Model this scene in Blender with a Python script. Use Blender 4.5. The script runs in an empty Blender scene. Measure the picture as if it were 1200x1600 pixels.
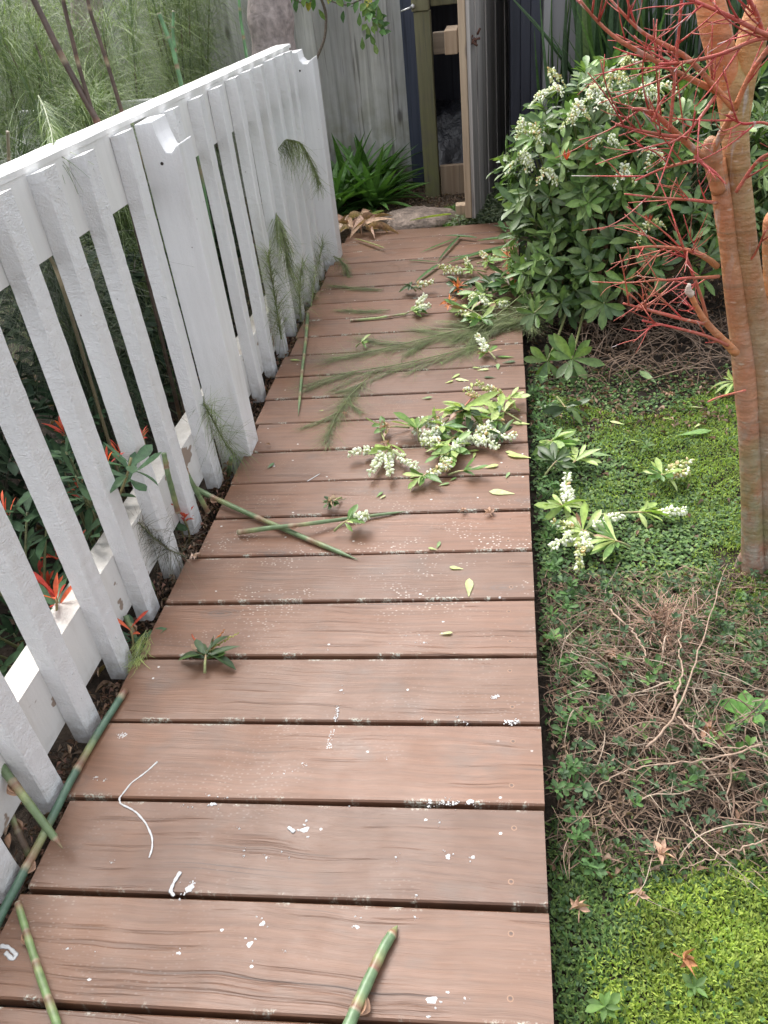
import bpy, math, random
import numpy as np
from mathutils import Vector, Matrix

# ------------------------------------------------------------------ camera
scene = bpy.context.scene
C = scene.collection
FPX, CAMH = 1250.0, 1.55
def _n(v): return v / np.linalg.norm(v)
_dn = _n(np.array([212., 1730., FPX])); _fw = np.array([186., -917., FPX]); _fw = _n(_fw - _dn * _fw.dot(_dn))
_rt = _n(np.cross(_dn, _fw))
CM = np.array([_rt, _fw, -_dn])                 # world = CM @ camera(x right, y down, z forward)
cam_d = bpy.data.cameras.new('camera'); cam = bpy.data.objects.new('camera', cam_d); C.objects.link(cam)
cam_d.sensor_fit = 'VERTICAL'; cam_d.sensor_height = 36; cam_d.sensor_width = 27
cam_d.lens = 36 * FPX / 1600; cam_d.clip_start = .02; cam_d.clip_end = 500
mm = Matrix.Identity(4)
for i in range(3):
    mm[i][0] = CM[i][0]; mm[i][1] = -CM[i][1]; mm[i][2] = -CM[i][2]
mm.translation = (0, 0, CAMH); cam.matrix_world = mm
scene.camera = cam
def ray(px, py): return CM @ np.array([px - 600., py - 800., FPX])
def PZ(px, py, z=0.0):                          # a point on a level plane
    r = ray(px, py); return np.array([0, 0, CAMH]) + r * ((z - CAMH) / r[2])
def PX(px, py, x):
    r = ray(px, py); return np.array([0, 0, CAMH]) + r * (x / r[0])
def PY(px, py, y):
    r = ray(px, py); return np.array([0, 0, CAMH]) + r * (y / r[1])

# ------------------------------------------------------------------ light
SUN_EL, SUN_AZ = math.radians(56), math.radians(-38)     # azimuth from +Y towards +X
w = bpy.data.worlds.new('World'); scene.world = w; w.use_nodes = True
nt = w.node_tree; bg = nt.nodes['Background']
sky = nt.nodes.new('ShaderNodeTexSky'); sky.sky_type = 'NISHITA'; sky.sun_disc = False
sky.sun_elevation = SUN_EL; sky.sun_rotation = SUN_AZ; sky.air_density = 1.0; sky.dust_density = 4.0; sky.ozone_density = 1.0
hs = nt.nodes.new('ShaderNodeHueSaturation'); hs.inputs['Saturation'].default_value = .24
nt.links.new(sky.outputs[0], hs.inputs['Color']); nt.links.new(hs.outputs[0], bg.inputs['Color'])
bg.inputs['Strength'].default_value = .15
sd = bpy.data.lights.new('sun', 'SUN'); sd.energy = .6; sd.angle = math.radians(34); sd.color = (1, .95, .88)
sun = bpy.data.objects.new('sun', sd); C.objects.link(sun)
sdir = Vector((math.sin(SUN_AZ) * math.cos(SUN_EL), math.cos(SUN_AZ) * math.cos(SUN_EL), math.sin(SUN_EL)))
sun.rotation_euler = sdir.to_track_quat('Z', 'Y').to_euler(); sun.location = (0, 0, 6)
vs = scene.view_settings
vs.view_transform = 'Standard'; vs.look = 'None'; vs.gamma = 1; vs.use_curve_mapping = False; vs.exposure = 1.68

rng = np.random.default_rng(7)
R_ = random.Random(5)
def U(a, b): return rng.uniform(a, b)

# ------------------------------------------------------------------ mesh collecting
def norm(v):
    v = np.asarray(v, float); l = np.linalg.norm(v, axis=-1, keepdims=True); return v / np.maximum(l, 1e-9)
def frames(d, up):
    """rows of directions and normals -> (N,3,3) with columns side, direction, normal"""
    d = norm(np.atleast_2d(d)); up = np.atleast_2d(up)
    s = np.cross(d, up); bad = np.linalg.norm(s, axis=1) < 1e-4
    if bad.any(): s[bad] = np.cross(d[bad], [[.3, .9, .31]])
    s = norm(s); n = np.cross(s, d)
    return np.stack([s, d, n], axis=2)

class G:
    def __init__(s): s.V = []; s.F = {}; s.Cc = []; s.n = 0; s.L = {}
    def add(s, v, f, c):
        v = np.asarray(v, float).reshape(-1, 3)
        c = np.asarray(c, float)
        if c.ndim == 1: c = np.tile(c, (len(v), 1))
        s.V.append(v); s.Cc.append(c)
        f = np.asarray(f, int) + s.n
        s.F.setdefault(f.shape[1], []).append(f); s.n += len(v); return s
    def box(s, lo, hi, c, M=None, bev=0.0):
        lo = np.array(lo, float); hi = np.array(hi, float)
        if bev <= 0:
            v = np.array([[x, y, z] for x in (lo[0], hi[0]) for y in (lo[1], hi[1]) for z in (lo[2], hi[2])])
            f = [[0, 1, 3, 2], [4, 6, 7, 5], [0, 4, 5, 1], [2, 3, 7, 6], [0, 2, 6, 4], [1, 5, 7, 3]]
            if M is not None: v = v @ np.array(M)[:3, :3].T + np.array(M)[:3, 3]
            return s.add(v, f, c)
        b = bev; idx = {}; vl = []
        for ax in range(3):
            for sx in (0, 1):
                for sy in (0, 1):
                    for sz in (0, 1):
                        sg = (sx, sy, sz)
                        p = [(lo[k] + (0 if k == ax else b)) if sg[k] == 0 else (hi[k] - (0 if k == ax else b)) for k in range(3)]
                        idx[(ax, sg)] = len(vl); vl.append(p)
        q = []; t = []
        for ax in range(3):
            a, bb = [k for k in range(3) if k != ax]
            for side in (0, 1):
                def sg(i, j):
                    r = [0, 0, 0]; r[ax] = side; r[a] = i; r[bb] = j; return tuple(r)
                q.append([idx[(ax, sg(*ij))] for ij in ((0, 0), (1, 0), (1, 1), (0, 1))])
        for ax in range(3):        # edges along ax
            a, bb = [k for k in range(3) if k != ax]
            for i in (0, 1):
                for j in (0, 1):
                    def sg(k):
                        r = [0, 0, 0]; r[ax] = k; r[a] = i; r[bb] = j; return tuple(r)
                    q.append([idx[(a, sg(0))], idx[(a, sg(1))], idx[(bb, sg(1))], idx[(bb, sg(0))]])
        for sx in (0, 1):
            for sy in (0, 1):
                for sz in (0, 1): t.append([idx[(k, (sx, sy, sz))] for k in range(3)])
        v = np.array(vl)
        if M is not None: v = v @ np.array(M)[:3, :3].T + np.array(M)[:3, 3]
        n0 = s.n; s.add(v, q, c)
        s.F.setdefault(3, []).append(np.array(t) + n0); return s
    def tube(s, pts, rad, c, n=6, cap=True, ell=1.0):
        pts = np.asarray(pts, float); m = len(pts)
        rad = np.broadcast_to(np.asarray(rad, float), (m,))
        tan = norm(np.gradient(pts, axis=0))
        a = np.array([0, 0, 1.]) if abs(tan[0][2]) < .9 else np.array([1., 0, 0])
        u = _n(np.cross(tan[0], a)); vv = []
        for i in range(m):
            u = u - tan[i] * u.dot(tan[i]); u = _n(u); b = np.cross(tan[i], u)
            th = np.arange(n) * 2 * math.pi / n
            vv.append(pts[i] + rad[i] * (np.cos(th)[:, None] * u + ell * np.sin(th)[:, None] * b))
        v = np.concatenate(vv)
        i = np.arange(m - 1)[:, None] * n; j = np.arange(n)[None]; k = (j + 1) % n
        f = np.stack([i + j, i + k, i + n + k, i + n + j], -1).reshape(-1, 4)
        c = np.asarray(c, float)
        cc = np.repeat(c, n, 0) if c.ndim == 2 else np.tile(c, (len(v), 1))
        if cap:
            v = np.concatenate([v, pts[:1], pts[-1:]]); cc = np.concatenate([cc, cc[:1], cc[-1:]])
            n0 = s.n; s.add(v, f, cc)
            e = m * n; jj = np.arange(n)
            t = np.concatenate([np.stack([np.full(n, e), (jj + 1) % n, jj], -1),
                                np.stack([np.full(n, e + 1), (m - 1) * n + jj, (m - 1) * n + (jj + 1) % n], -1)])
            s.F.setdefault(3, []).append(t + n0)
        else: s.add(v, f, cc)
        return s
    def inst(s, tmpl, M, loc, sc, col, tcol=None, fz=None):
        """many copies: tmpl=(v,f) ; M (N,3,3) ; loc (N,3) ; sc (N,3)|(N,) ; col (N,3)"""
        v, f = tmpl; v = np.asarray(v); f = np.asarray(f); M = np.asarray(M); N = len(M)
        if N == 0: return s
        sc = np.asarray(sc, float)
        if sc.ndim == 1: sc = np.repeat(sc[:, None], 3, 1)
        vv = v[None] * sc[:, None, :]
        if fz is not None: vv[:, :, 2] += np.asarray(fz)[None] * sc[:, :1]
        vv = np.einsum('nij,nkj->nki', M, vv) + np.asarray(loc)[:, None, :]
        cc = np.repeat(np.asarray(col, float)[:, None, :], len(v), 1)
        if tcol is not None: cc = cc * (np.asarray(tcol)[None] if np.ndim(tcol) == 2 else tcol)
        ff = f[None] + (np.arange(N) * len(v))[:, None, None]
        s.add(vv.reshape(-1, 3), ff.reshape(-1, f.shape[1]), cc.reshape(-1, 3)); return s
    def leaf(s, key, pos, d, up, L, W, col):
        s.L.setdefault(key, []).append((pos, d, up, L, W, col)); return s
    def flush(s):
        for key, rows in s.L.items():
            pos = np.array([r[0] for r in rows]); d = np.array([r[1] for r in rows]); up = np.array([r[2] for r in rows])
            L = np.array([r[3] for r in rows]); W = np.array([r[4] for r in rows]); col = np.array([r[5] for r in rows])
            T = TM[key]
            s.inst((T[0], T[1]), frames(d, up), pos, np.stack([W, L, L], 1), col, T[2], T[3])
        s.L = {}
    def build(s, name, mat, parent=None, smooth=True):
        s.flush()
        me = bpy.data.meshes.new(name)
        if s.n:
            V = np.concatenate(s.V); Cc = np.concatenate(s.Cc)
            ls = []; tot = []
            for k, fl in s.F.items():
                f = np.concatenate(fl); ls.append(f.reshape(-1)); tot.append(np.full(len(f), k))
            loops = np.concatenate(ls).astype(np.int32); tot = np.concatenate(tot).astype(np.int32)
            me.vertices.add(len(V)); me.vertices.foreach_set('co', V.astype(np.float32).reshape(-1))
            me.loops.add(len(loops)); me.loops.foreach_set('vertex_index', loops)
            me.polygons.add(len(tot)); st = np.concatenate([[0], np.cumsum(tot)[:-1]]).astype(np.int32)
            me.polygons.foreach_set('loop_start', st); me.polygons.foreach_set('loop_total', tot)
            me.polygons.foreach_set('use_smooth', np.full(len(tot), smooth))
            a = me.color_attributes.new('Col', 'FLOAT_COLOR', 'POINT')
            a.data.foreach_set('color', np.concatenate([Cc, np.ones((len(Cc), 1))], 1).astype(np.float32).reshape(-1))
            me.update(calc_edges=True)
        o = bpy.data.objects.new(name, me); C.objects.link(o)
        if mat: me.materials.append(mat)
        if parent is not None: o.parent = parent; o.matrix_parent_inverse = parent.matrix_basis.inverted()
        return o

def tag(o, label, cat, group=None, kind=None):
    if label: o['label'] = label
    if cat: o['category'] = cat
    if group: o['group'] = group
    if kind: o['kind'] = kind
    return o
def thing(name, label, cat, loc=(0, 0, 0), group=None):
    o = bpy.data.objects.new(name, None); o.empty_display_size = .05; C.objects.link(o)
    o.location = tuple(float(x) for x in loc); return tag(o, label, cat, group)
def struct(name, g, mat, smooth=True, kind='structure'):
    o = g.build(name, mat, None, smooth); o['kind'] = kind; return o

# ------------------------------------------------------------------ leaf shapes (width 1 = full width, length 1)
def leaf_shape(prof, curl=0.15, fold=0.18, tw=0.0, seg=6, midrib=0.0):
    t = np.linspace(0, 1, seg + 1); wd = np.interp(t, [p[0] for p in prof], [p[1] for p in prof]) * .5
    v = []; tc = []; fz = []
    for i, ti in enumerate(t):
        z = -curl * ti * ti; y = ti * (1 - .35 * curl * curl)
        a = tw * ti
        for k in (-1, 0, 1):
            x = k * wd[i]; fz.append(abs(k) * wd[i] * fold * 1.1 + x * math.sin(a) * .9)
            v.append([x * math.cos(a), y, z]); tc.append([1.0] * 3 if k else [1 + midrib, 1 + midrib * .7, 1 + midrib * .4])
    f = []
    for i in range(seg):
        for k in (0, 1):
            a = i * 3 + k; f.append([a, a + 1, a + 4, a + 3])
    return np.array(v), np.array(f), np.array(tc), np.array(fz)
OBL = [(0, .10), (.15, .28), (.45, .78), (.68, 1.0), (.86, .8), (1, .06)]
LAN = [(0, .12), (.2, .62), (.45, 1.0), (.7, .8), (1, .02)]
STR = [(0, .8), (.3, 1.0), (.7, .75), (1, .02)]
TM = {'ob0': leaf_shape(OBL, .12, .3, midrib=.25), 'ob1': leaf_shape(OBL, .3, .35, .3, midrib=.25), 'ob2': leaf_shape(OBL, -.12, .25, -.3, midrib=.25), 'ob3': leaf_shape(OBL, .5, .4, .2, midrib=.25),
      'la0': leaf_shape(LAN, .1, .5), 'la1': leaf_shape(LAN, .35, .6, .5), 'st0': leaf_shape(STR, .15, .5, seg=8), 'st1': leaf_shape(STR, .55, .5, .3, seg=8), 'st2': leaf_shape(STR, .9, .5, -.3, seg=9),
      'st3': leaf_shape([(0, .5), (.1, .9), (.5, 1.0), (.8, .7), (1, .02)], .02, .7, seg=6), 'tiny': leaf_shape([(0, .2), (.5, 1), (1, .1)], .1, .2, seg=2), 'dry': leaf_shape(LAN, .6, 1.6, 1.4, seg=7), 'flat': leaf_shape(OBL, .03, .12, midrib=.35)}
def ribbon(seg, droop, wob=0, w=1.0):
    t = np.linspace(0, 1, seg + 1); v = []
    for ti in t:
        z = -droop * ti ** 2.0; y = ti * (1 - .3 * droop * ti); x = wob * math.sin(ti * 3.0)
        ww = .5 * w * (1 - .7 * ti)
        v += [[x - ww, y, z], [x + ww, y, z]]
    f = [[2 * i, 2 * i + 1, 2 * i + 3, 2 * i + 2] for i in range(seg)]
    return np.array(v), np.array(f)
RB = [ribbon(5, .25, .03), ribbon(5, .7, -.05), ribbon(6, 1.2, .05), ribbon(5, .45, .08)]
def bell():
    n = 5; v = []
    for y, r in ((0, .18), (.3, .5), (.7, .42), (1, .2)):
        for k in range(n):
            a = k * 2 * math.pi / n; v.append([r * math.cos(a), y, r * math.sin(a)])
    f = [[i * n + k, i * n + (k + 1) % n, (i + 1) * n + (k + 1) % n, (i + 1) * n + k] for i in range(3) for k in range(n)]
    return np.array(v), np.array(f)
BELL = bell()

# ------------------------------------------------------------------ materials
def newmat(name):
    m = bpy.data.materials.new(name); m.use_nodes = True; t = m.node_tree
    return m, t, t.nodes['Principled BSDF'], t.nodes['Material Output']
class N:
    def __init__(s, t): s.t = t
    def __call__(s, typ, ins=None, **kw):
        n = s.t.nodes.new('ShaderNode' + typ)
        for k, v in kw.items(): setattr(n, k, v)
        for k, v in (ins or {}).items():
            if isinstance(v, bpy.types.NodeSocket): s.t.links.new(v, n.inputs[k])
            else: n.inputs[k].default_value = v
        return n
    def ln(s, a, b): s.t.links.new(a, b)
    def col(s): return s('Attribute', attribute_name='Col').outputs['Color']
    def pos(s): return s('NewGeometry').outputs['Position']
    def map(s, v, sc, loc=(0, 0, 0), rot=(0, 0, 0)): return s('Mapping', {'Vector': v, 'Scale': sc, 'Location': loc, 'Rotation': rot}).outputs[0]
    def noise(s, v, sc, det=3, ro=.55, dist=0): return s('TexNoise', {'Vector': v, 'Scale': sc, 'Detail': det, 'Roughness': ro, 'Distortion': dist}).outputs['Fac']
    def ramp(s, fac, stops, interp='LINEAR'):
        n = s('ValToRGB', {'Fac': fac}); n.color_ramp.interpolation = interp; cr = n.color_ramp
        while len(cr.elements) < len(stops): cr.elements.new(.5)
        for e, (p, c) in zip(cr.elements, stops):
            e.position = p; e.color = (*c, 1) if isinstance(c, tuple) else (c, c, c, 1)
        return n.outputs['Color']
    def mix(s, f, a, b, mode='MIX'):
        n = s('Mix', data_type='RGBA', blend_type=mode)
        for k, v in (('Factor', f), ('A', a), ('B', b)):
            soc = [i for i in n.inputs if i.name == k and i.enabled and (i.type == ('VALUE' if k == 'Factor' else 'RGBA'))][0]
            if isinstance(v, bpy.types.NodeSocket): s.t.links.new(v, soc)
            else: soc.default_value = v if k == 'Factor' else ((*v, 1) if len(v) == 3 else v)
        return [o for o in n.outputs if o.type == 'RGBA'][0]
    def math(s, op, a, b=0.0, clamp=False):
        n = s('Math', operation=op); n.use_clamp = clamp
        for i, v in enumerate((a, b)):
            if isinstance(v, bpy.types.NodeSocket): s.t.links.new(v, n.inputs[i])
            else: n.inputs[i].default_value = v
        return n.outputs[0]
    def bump(s, h, st=.3, d=.01, nrm=None):
        i = {'Height': h, 'Strength': st, 'Distance': d}
        if nrm is not None: i['Normal'] = nrm
        return s('Bump', i).outputs[0]

def leaf_mat(name, rough=.42, trans=.22, var=.25, sc=60, spec=.5):
    m, t, b, out = newmat(name); n = N(t)
    v = n.noise(n.pos(), sc, 2)
    k = n.ramp(v, [(.3, 1 - var), (.7, 1 + var)])
    c = n.mix(1.0, n.col(), k, 'MULTIPLY')
    n.ln(c, b.inputs['Base Color']); b.inputs['Roughness'].default_value = rough; b.inputs['Specular IOR Level'].default_value = spec
    if trans > 0:
        tr = n('BsdfTranslucent', {'Color': n.mix(1.0, c, (1.3, 1.5, .6), 'MULTIPLY')})
        ms = n('MixShader', {0: trans}); n.ln(b.outputs[0], ms.inputs[1]); n.ln(tr.outputs[0], ms.inputs[2]); n.ln(ms.outputs[0], out.inputs['Surface'])
    return m
M_LEAF = leaf_mat('leaf_glossy', .42); M_DARKLEAF = leaf_mat('leaf_shade', .7, 0, .3, 60, .15); M_SOFT = leaf_mat('leaf_soft', .6, .3); M_THREAD = leaf_mat('thread_foliage', .55, .25, .3, 20)
M_DRY = leaf_mat('dry_leaf', .75, .12, .35, 60); M_PETAL = leaf_mat('petal', .5, .25, .06, 80); M_MOSS = leaf_mat('moss_blades', .7, .35, .25, 9)
M_STEM = leaf_mat('stem', .5, 0, .3, 90); M_CANE = leaf_mat('cane', .38, 0, .18, 70)

def mat_deck():
    m, t, b, out = newmat('deck_stain'); n = N(t)
    P = n.pos(); c = n.col(); sep = n('SeparateColor', {'Color': c})
    rnd, vv = sep.outputs[0], sep.outputs[1]
    off = n('CombineXYZ', {'X': n.math('MULTIPLY', rnd, 31.0), 'Y': 0.0, 'Z': n.math('MULTIPLY', rnd, 17.0)}).outputs[0]
    Q = n('VectorMath', {0: P, 1: off}, operation='ADD').outputs[0]
    warp = n('VectorMath', {0: Q, 1: n('VectorMath', {0: n('TexNoise', {'Vector': Q, 'Scale': 3.0, 'Detail': 2}).outputs['Color'], 1: (.0, .05, 0)}, operation='MULTIPLY').outputs[0]}, operation='ADD').outputs[0]
    g1 = n.noise(n.map(warp, (2.2, 60, 8)), 1.0, 5, .62)
    g2 = n.noise(n.map(warp, (.8, 14, 3)), 1.0, 3, .5)
    big = n.noise(P, 2.6, 3)
    base = n.ramp(n.math('ADD', n.math('MULTIPLY', g1, .55), n.math('MULTIPLY', g2, .45)), [(.32, (.106, .050, .027)), (.5, (.144, .070, .040)), (.68, (.176, .091, .055))])
    fine = n.noise(n.map(warp, (5, 210, 20), (2, 3, 0)), 1.0, 4, .7)
    base = n.mix(1.0, base, n.ramp(fine, [(.3, .88), (.7, 1.12)]), 'MULTIPLY')
    cath = n('TexWave', {'Vector': n.map(warp, (.35, 1, 1)), 'Scale': 13.0, 'Distortion': 5.0, 'Detail': 3.0, 'Detail Scale': 1.2, 'Detail Roughness': .6}, wave_type='BANDS', bands_direction='Y').outputs['Fac']
    base = n.mix(1.0, base, n.ramp(cath, [(.0, .89), (.35, 1.0), (1, 1.05)]), 'MULTIPLY')
    hair = n.math('MULTIPLY', n.ramp(n.noise(n.map(warp, (1.1, 130, 9), (8, 1, 0)), 1.0, 2, .5), [(.685, 0.0), (.70, 1.0)]), n.ramp(n.noise(Q, 2.6, 2), [(.42, 0.0), (.5, 1.0)]))
    base = n.mix(n.math('MULTIPLY', hair, .75), base, (.05, .03, .022))
    tint = n.ramp(rnd, [(0, (.78, .79, .82)), (.5, (1, 1, 1)), (1, (1.18, 1.1, 1.05))])
    base = n.mix(1.0, base, tint, 'MULTIPLY')
    # worn, greyer middle and orange towards the fence side
    base = n.mix(n.ramp(big, [(.35, 0.0), (.7, .4)]), base, (.18, .108, .075))
    sx = n('SeparateXYZ', {'Vector': P}).outputs
    left = n.math('MULTIPLY', n.ramp(n.math('ADD', n.math('MULTIPLY', sx[0], -1.2), -.35), [(0, 0.0), (1, .85)]), n.ramp(n.noise(P, 5, 3), [(.4, .1), (.62, 1.0)]))
    base = n.mix(n.math('MULTIPLY', left, .55), base, (.23, .10, .045))
    # grain cracks
    cr = n.noise(n.map(warp, (1.3, 75, 5), (3, 0, 0)), 1.0, 3, .5)
    ck = n.math('MULTIPLY', n.ramp(cr, [(.61, 0.0), (.66, 1.0)]), n.ramp(n.noise(Q, 4, 2), [(.46, 0.0), (.58, 1.0)]))
    base = n.mix(n.math('MULTIPLY', ck, .36), base, (.075, .042, .030))
    # knots
    vk = n('TexVoronoi', {'Vector': n.map(Q, (1.9, 5.0, 0)), 'Scale': 1.0, 'Randomness': 1.0}, voronoi_dimensions='2D')
    kd = vk.outputs['Distance']
    rings = n('TexWave', {'Vector': n.map(Q, (1, 1, 0)), 'Scale': 1.0}, wave_type='RINGS')
    kn = n.math('MULTIPLY', n.ramp(kd, [(.025, 1.0), (.15, 0.0)]), n.ramp(n('SeparateColor', {'Color': vk.outputs['Color']}).outputs[0], [(.55, 0.0), (.58, 1.0)]))
    kr = n.math('MULTIPLY', kn, n.math('ADD', n.math('MULTIPLY', n.math('SINE', n.math('MULTIPLY', kd, 130.0)), .35), .55))
    base = n.mix(kr, base, (.11, .075, .06))
    # dark damp smudges
    sm = n.ramp(n.noise(n.map(P, (5, 9, 1), (7, 2, 0)), 1.0, 4, .6), [(.56, 0.0), (.72, .55)])
    base = n.mix(sm, base, (.10, .068, .052))
    # pale flecks of old paint and lichen
    f1 = n('TexVoronoi', {'Vector': n.map(P, (62, 105, 1)), 'Scale': 1.0, 'Randomness': 1.0}, voronoi_dimensions='2D')
    fl = n.math('MULTIPLY', n.ramp(f1.outputs['Distance'], [(.10, 1.0), (.24, 0.0)]), n.ramp(n('SeparateColor', {'Color': f1.outputs['Color']}).outputs[1], [(.42, 0.0), (.46, 1.0)]))
    msk = n.ramp(n.noise(n.map(P, (2.2, 3.4, 1), (1.7, 4.2, 0)), 1.0, 3, .6), [(.50, 0.0), (.66, 1.0)])
    band = n.math('SUBTRACT', 1.0, n.math('ABSOLUTE', n.math('MULTIPLY', n.math('SUBTRACT', sx[1], 1.88), 2.4)), True)
    msk2 = n.math('ADD', n.math('MULTIPLY', msk, .13), n.math('MULTIPLY', band, n.ramp(n.noise(n.map(P, (5, 8, 1)), 1.0, 4, .65), [(.50, 0.0), (.66, 1.1)])), True)
    fl = n.math('MULTIPLY', fl, msk2)
    base = n.mix(fl, base, (.62, .58, .52))
    f3 = n('TexVoronoi', {'Vector': n.map(P, (13, 16, 1), (.3, .7, 0)), 'Scale': 1.0, 'Randomness': 1.0}, voronoi_dimensions='2D')
    f3d = n.math('ADD', f3.outputs['Distance'], n.math('MULTIPLY', n.noise(P, 150, 2), .09))
    s3 = n.math('MULTIPLY', n.ramp(f3d, [(.085, 1.0), (.095, 0.0)]), n.ramp(n('SeparateColor', {'Color': f3.outputs['Color']}).outputs[0], [(.90, 0.0), (.91, 1.0)]))
    base = n.mix(s3, base, (.52, .51, .50))
    # lichen crust along the board edges
    eg = n.ramp(n.math('ABSOLUTE', n.math('SUBTRACT', vv, .5)), [(.45, 0.0), (.485, 1.0)])
    en = n.ramp(n.noise(n.map(Q, (9, 5, 1)), 1.0, 5, .75), [(.53, 0.0), (.60, 1.0)])
    en2 = n.ramp(n.noise(P, 170, 2, .6), [(.45, 0.0), (.58, 1.0)])
    base = n.mix(n.math('MULTIPLY', n.math('MULTIPLY', eg, en), en2), base, (.44, .45, .38))
    n.ln(base, b.inputs['Base Color'])
    ro = n.ramp(n.noise(P, 7, 4, .6), [(.3, .38), (.7, .56)]); n.ln(ro, b.inputs['Roughness'])
    b.inputs['Specular IOR Level'].default_value = .55
    h = n.math('ADD', n.math('MULTIPLY', g1, 1.0), n.math('MULTIPLY', ck, -1.2))
    n.ln(n.bump(n.math('ADD', h, n.math('MULTIPLY', fine, .7)), .5, .0026, n.bump(n.noise(P, 260, 2), .12, .001)), b.inputs['Normal'])
    return m
M_DECK = mat_deck()

def mat_paint(name, peel=0.0, rough_bump=.9, base=(.76, .76, .76)):
    m, t, b, out = newmat(name); n = N(t); P = n.pos()
    s = n.noise(P, 3.0, 3)
    c = n.ramp(s, [(.3, tuple(x * .93 for x in base)), (.7, base)])
    # brushed, lumpy paint on rough-sawn timber
    wv = n.map(P, (1, 60, 170), (0, 0, 0), (.35, 0, 0))
    wn = n.noise(n('VectorMath', {0: wv, 1: n('VectorMath', {0: n('TexNoise', {'Vector': P, 'Scale': 14.0, 'Detail': 2}).outputs['Color'], 1: (0, 6, 16)}, operation='MULTIPLY').outputs[0]}, operation='ADD').outputs[0], 1.0, 3, .6)
    wn2 = n.noise(P, 170, 3, .65)
    dirt = n.math('MULTIPLY', n.ramp(n.noise(n.map(P, (9, 9, 2.0)), 1.0, 5, .7), [(.54, 0.0), (.78, .5)]), 1.0)
    c = n.mix(dirt, c, (.50, .47, .42))
    sp = n('TexVoronoi', {'Vector': P, 'Scale': 26.0}); pit = n.math('MULTIPLY', n.ramp(sp.outputs['Distance'], [(.05, 1.0), (.075, 0.0)]), n.ramp(n('SeparateColor', {'Color': sp.outputs['Color']}).outputs[0], [(.86, 0.0), (.88, 1.0)]))
    c = n.mix(n.math('MULTIPLY', pit, .8), c, (.16, .13, .11))
    if peel:
        pl = n.ramp(n.noise(n.map(P, (7, 6, 9), (0, .35, .2)), 1.0, 4, .5), [(.64 - peel * .05, 0.0), (.65 - peel * .05, 1.0)])
        c = n.mix(pl, c, (.30, .23, .18))
    # splash and algae near the ground
    z = n('SeparateXYZ', {'Vector': P}).outputs[2]
    lo = n.math('MULTIPLY', n.ramp(z, [(0.0, 1.0), (.09, 0.0)]), n.ramp(n.noise(P, 30, 3), [(.42, 0.0), (.6, .45)]))
    c = n.mix(lo, c, (.33, .29, .24))
    b.inputs['Roughness'].default_value = .45
    hh = n.math('ADD', n.math('MULTIPLY', wn, .45), n.math('MULTIPLY', wn2, .8))
    strk = n.ramp(n.noise(n.map(P, (40, 40, 2.5)), 1.0, 4, .6), [(.3, .93), (.6, 1.0)]); c = n.mix(1.0, c, strk, 'MULTIPLY')
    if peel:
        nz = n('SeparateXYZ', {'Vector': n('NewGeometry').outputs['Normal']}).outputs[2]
        c = n.mix(n.math('MULTIPLY', n.ramp(nz, [(.7, 0.0), (.9, 1.0)]), n.ramp(n.noise(P, 26, 5, .7), [(.35, .65), (.65, 1.0)])), c, (.36, .34, .31))  # upward ledges darkened in the colour to counter sun-blown rail tops
    n.ln(n.bump(hh, rough_bump, .0052), b.inputs['Normal']); n.ln(c, b.inputs['Base Color'])
    return m
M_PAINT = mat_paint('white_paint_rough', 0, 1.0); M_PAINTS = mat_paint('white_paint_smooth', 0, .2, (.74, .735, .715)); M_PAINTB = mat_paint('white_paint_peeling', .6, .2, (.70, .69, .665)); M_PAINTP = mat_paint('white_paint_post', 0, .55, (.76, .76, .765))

def mat_wood(name, c1, c2, sc=(38, 38, 1.6), streak=(.08, .07, .07), stre=.5, rough=.8, bump=.5, moss=None):
    m, t, b, out = newmat(name); n = N(t); P = n.pos()
    off = n.math('MULTIPLY', n('SeparateColor', {'Color': n.col()}).outputs[0], 23.0)
    Q = n('VectorMath', {0: P, 1: n('CombineXYZ', {'X': off, 'Y': off, 'Z': off}).outputs[0]}, operation='ADD').outputs[0]
    g = n.noise(n.map(Q, sc), 1.0, 5, .62, .3); g2 = n.noise(n.map(Q, tuple(s * .25 for s in sc)), 1.0, 3, .5)
    c = n.ramp(n.math('ADD', n.math('MULTIPLY', g, .5), n.math('MULTIPLY', g2, .5)), [(.32, c1), (.68, c2)])
    c = n.mix(1.0, c, n.ramp(n('SeparateColor', {'Color': n.col()}).outputs[1], [(0, (.75, .75, .77)), (1, (1.2, 1.2, 1.18))]), 'MULTIPLY')
    st = n.ramp(n.noise(n.map(Q, tuple(s * 1.4 for s in sc)), 1.0, 2, .5), [(.62, 0.0), (.7, stre)])
    c = n.mix(st, c, streak)
    vk = n('TexVoronoi', {'Vector': n.map(Q, (4.0, 4.0, 1.5)), 'Scale': 1.0}); kn = n.math('MULTIPLY', n.ramp(vk.outputs['Distance'], [(.05, 1.0), (.1, 0.0)]), .8)
    c = n.mix(kn, c, streak)
    z = n('SeparateXYZ', {'Vector': P}).outputs[2]
    if moss:
        ms = n.math('MULTIPLY', n.ramp(n.noise(P, 9, 3), [(.4, 0.0), (.65, .8)]), n.ramp(z, [(0.0, 1.0), (.7, .15)]))
        c = n.mix(ms, c, moss)
    n.ln(c, b.inputs['Base Color']); b.inputs['Roughness'].default_value = rough; b.inputs['Specular IOR Level'].default_value = .3
    n.ln(n.bump(g, bump, .006), b.inputs['Normal'])
    return m
M_PALING = mat_wood('weathered_paling', (.30, .295, .29), (.58, .57, .555), moss=(.22, .21, .12))
M_GATE = mat_wood('weathered_gate', (.24, .22, .205), (.52, .48, .45), sc=(50, 50, 1.1), stre=.8)
M_POSTW = mat_wood('mossy_post', (.10, .095, .06), (.21, .20, .12), moss=(.16, .17, .06))
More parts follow.
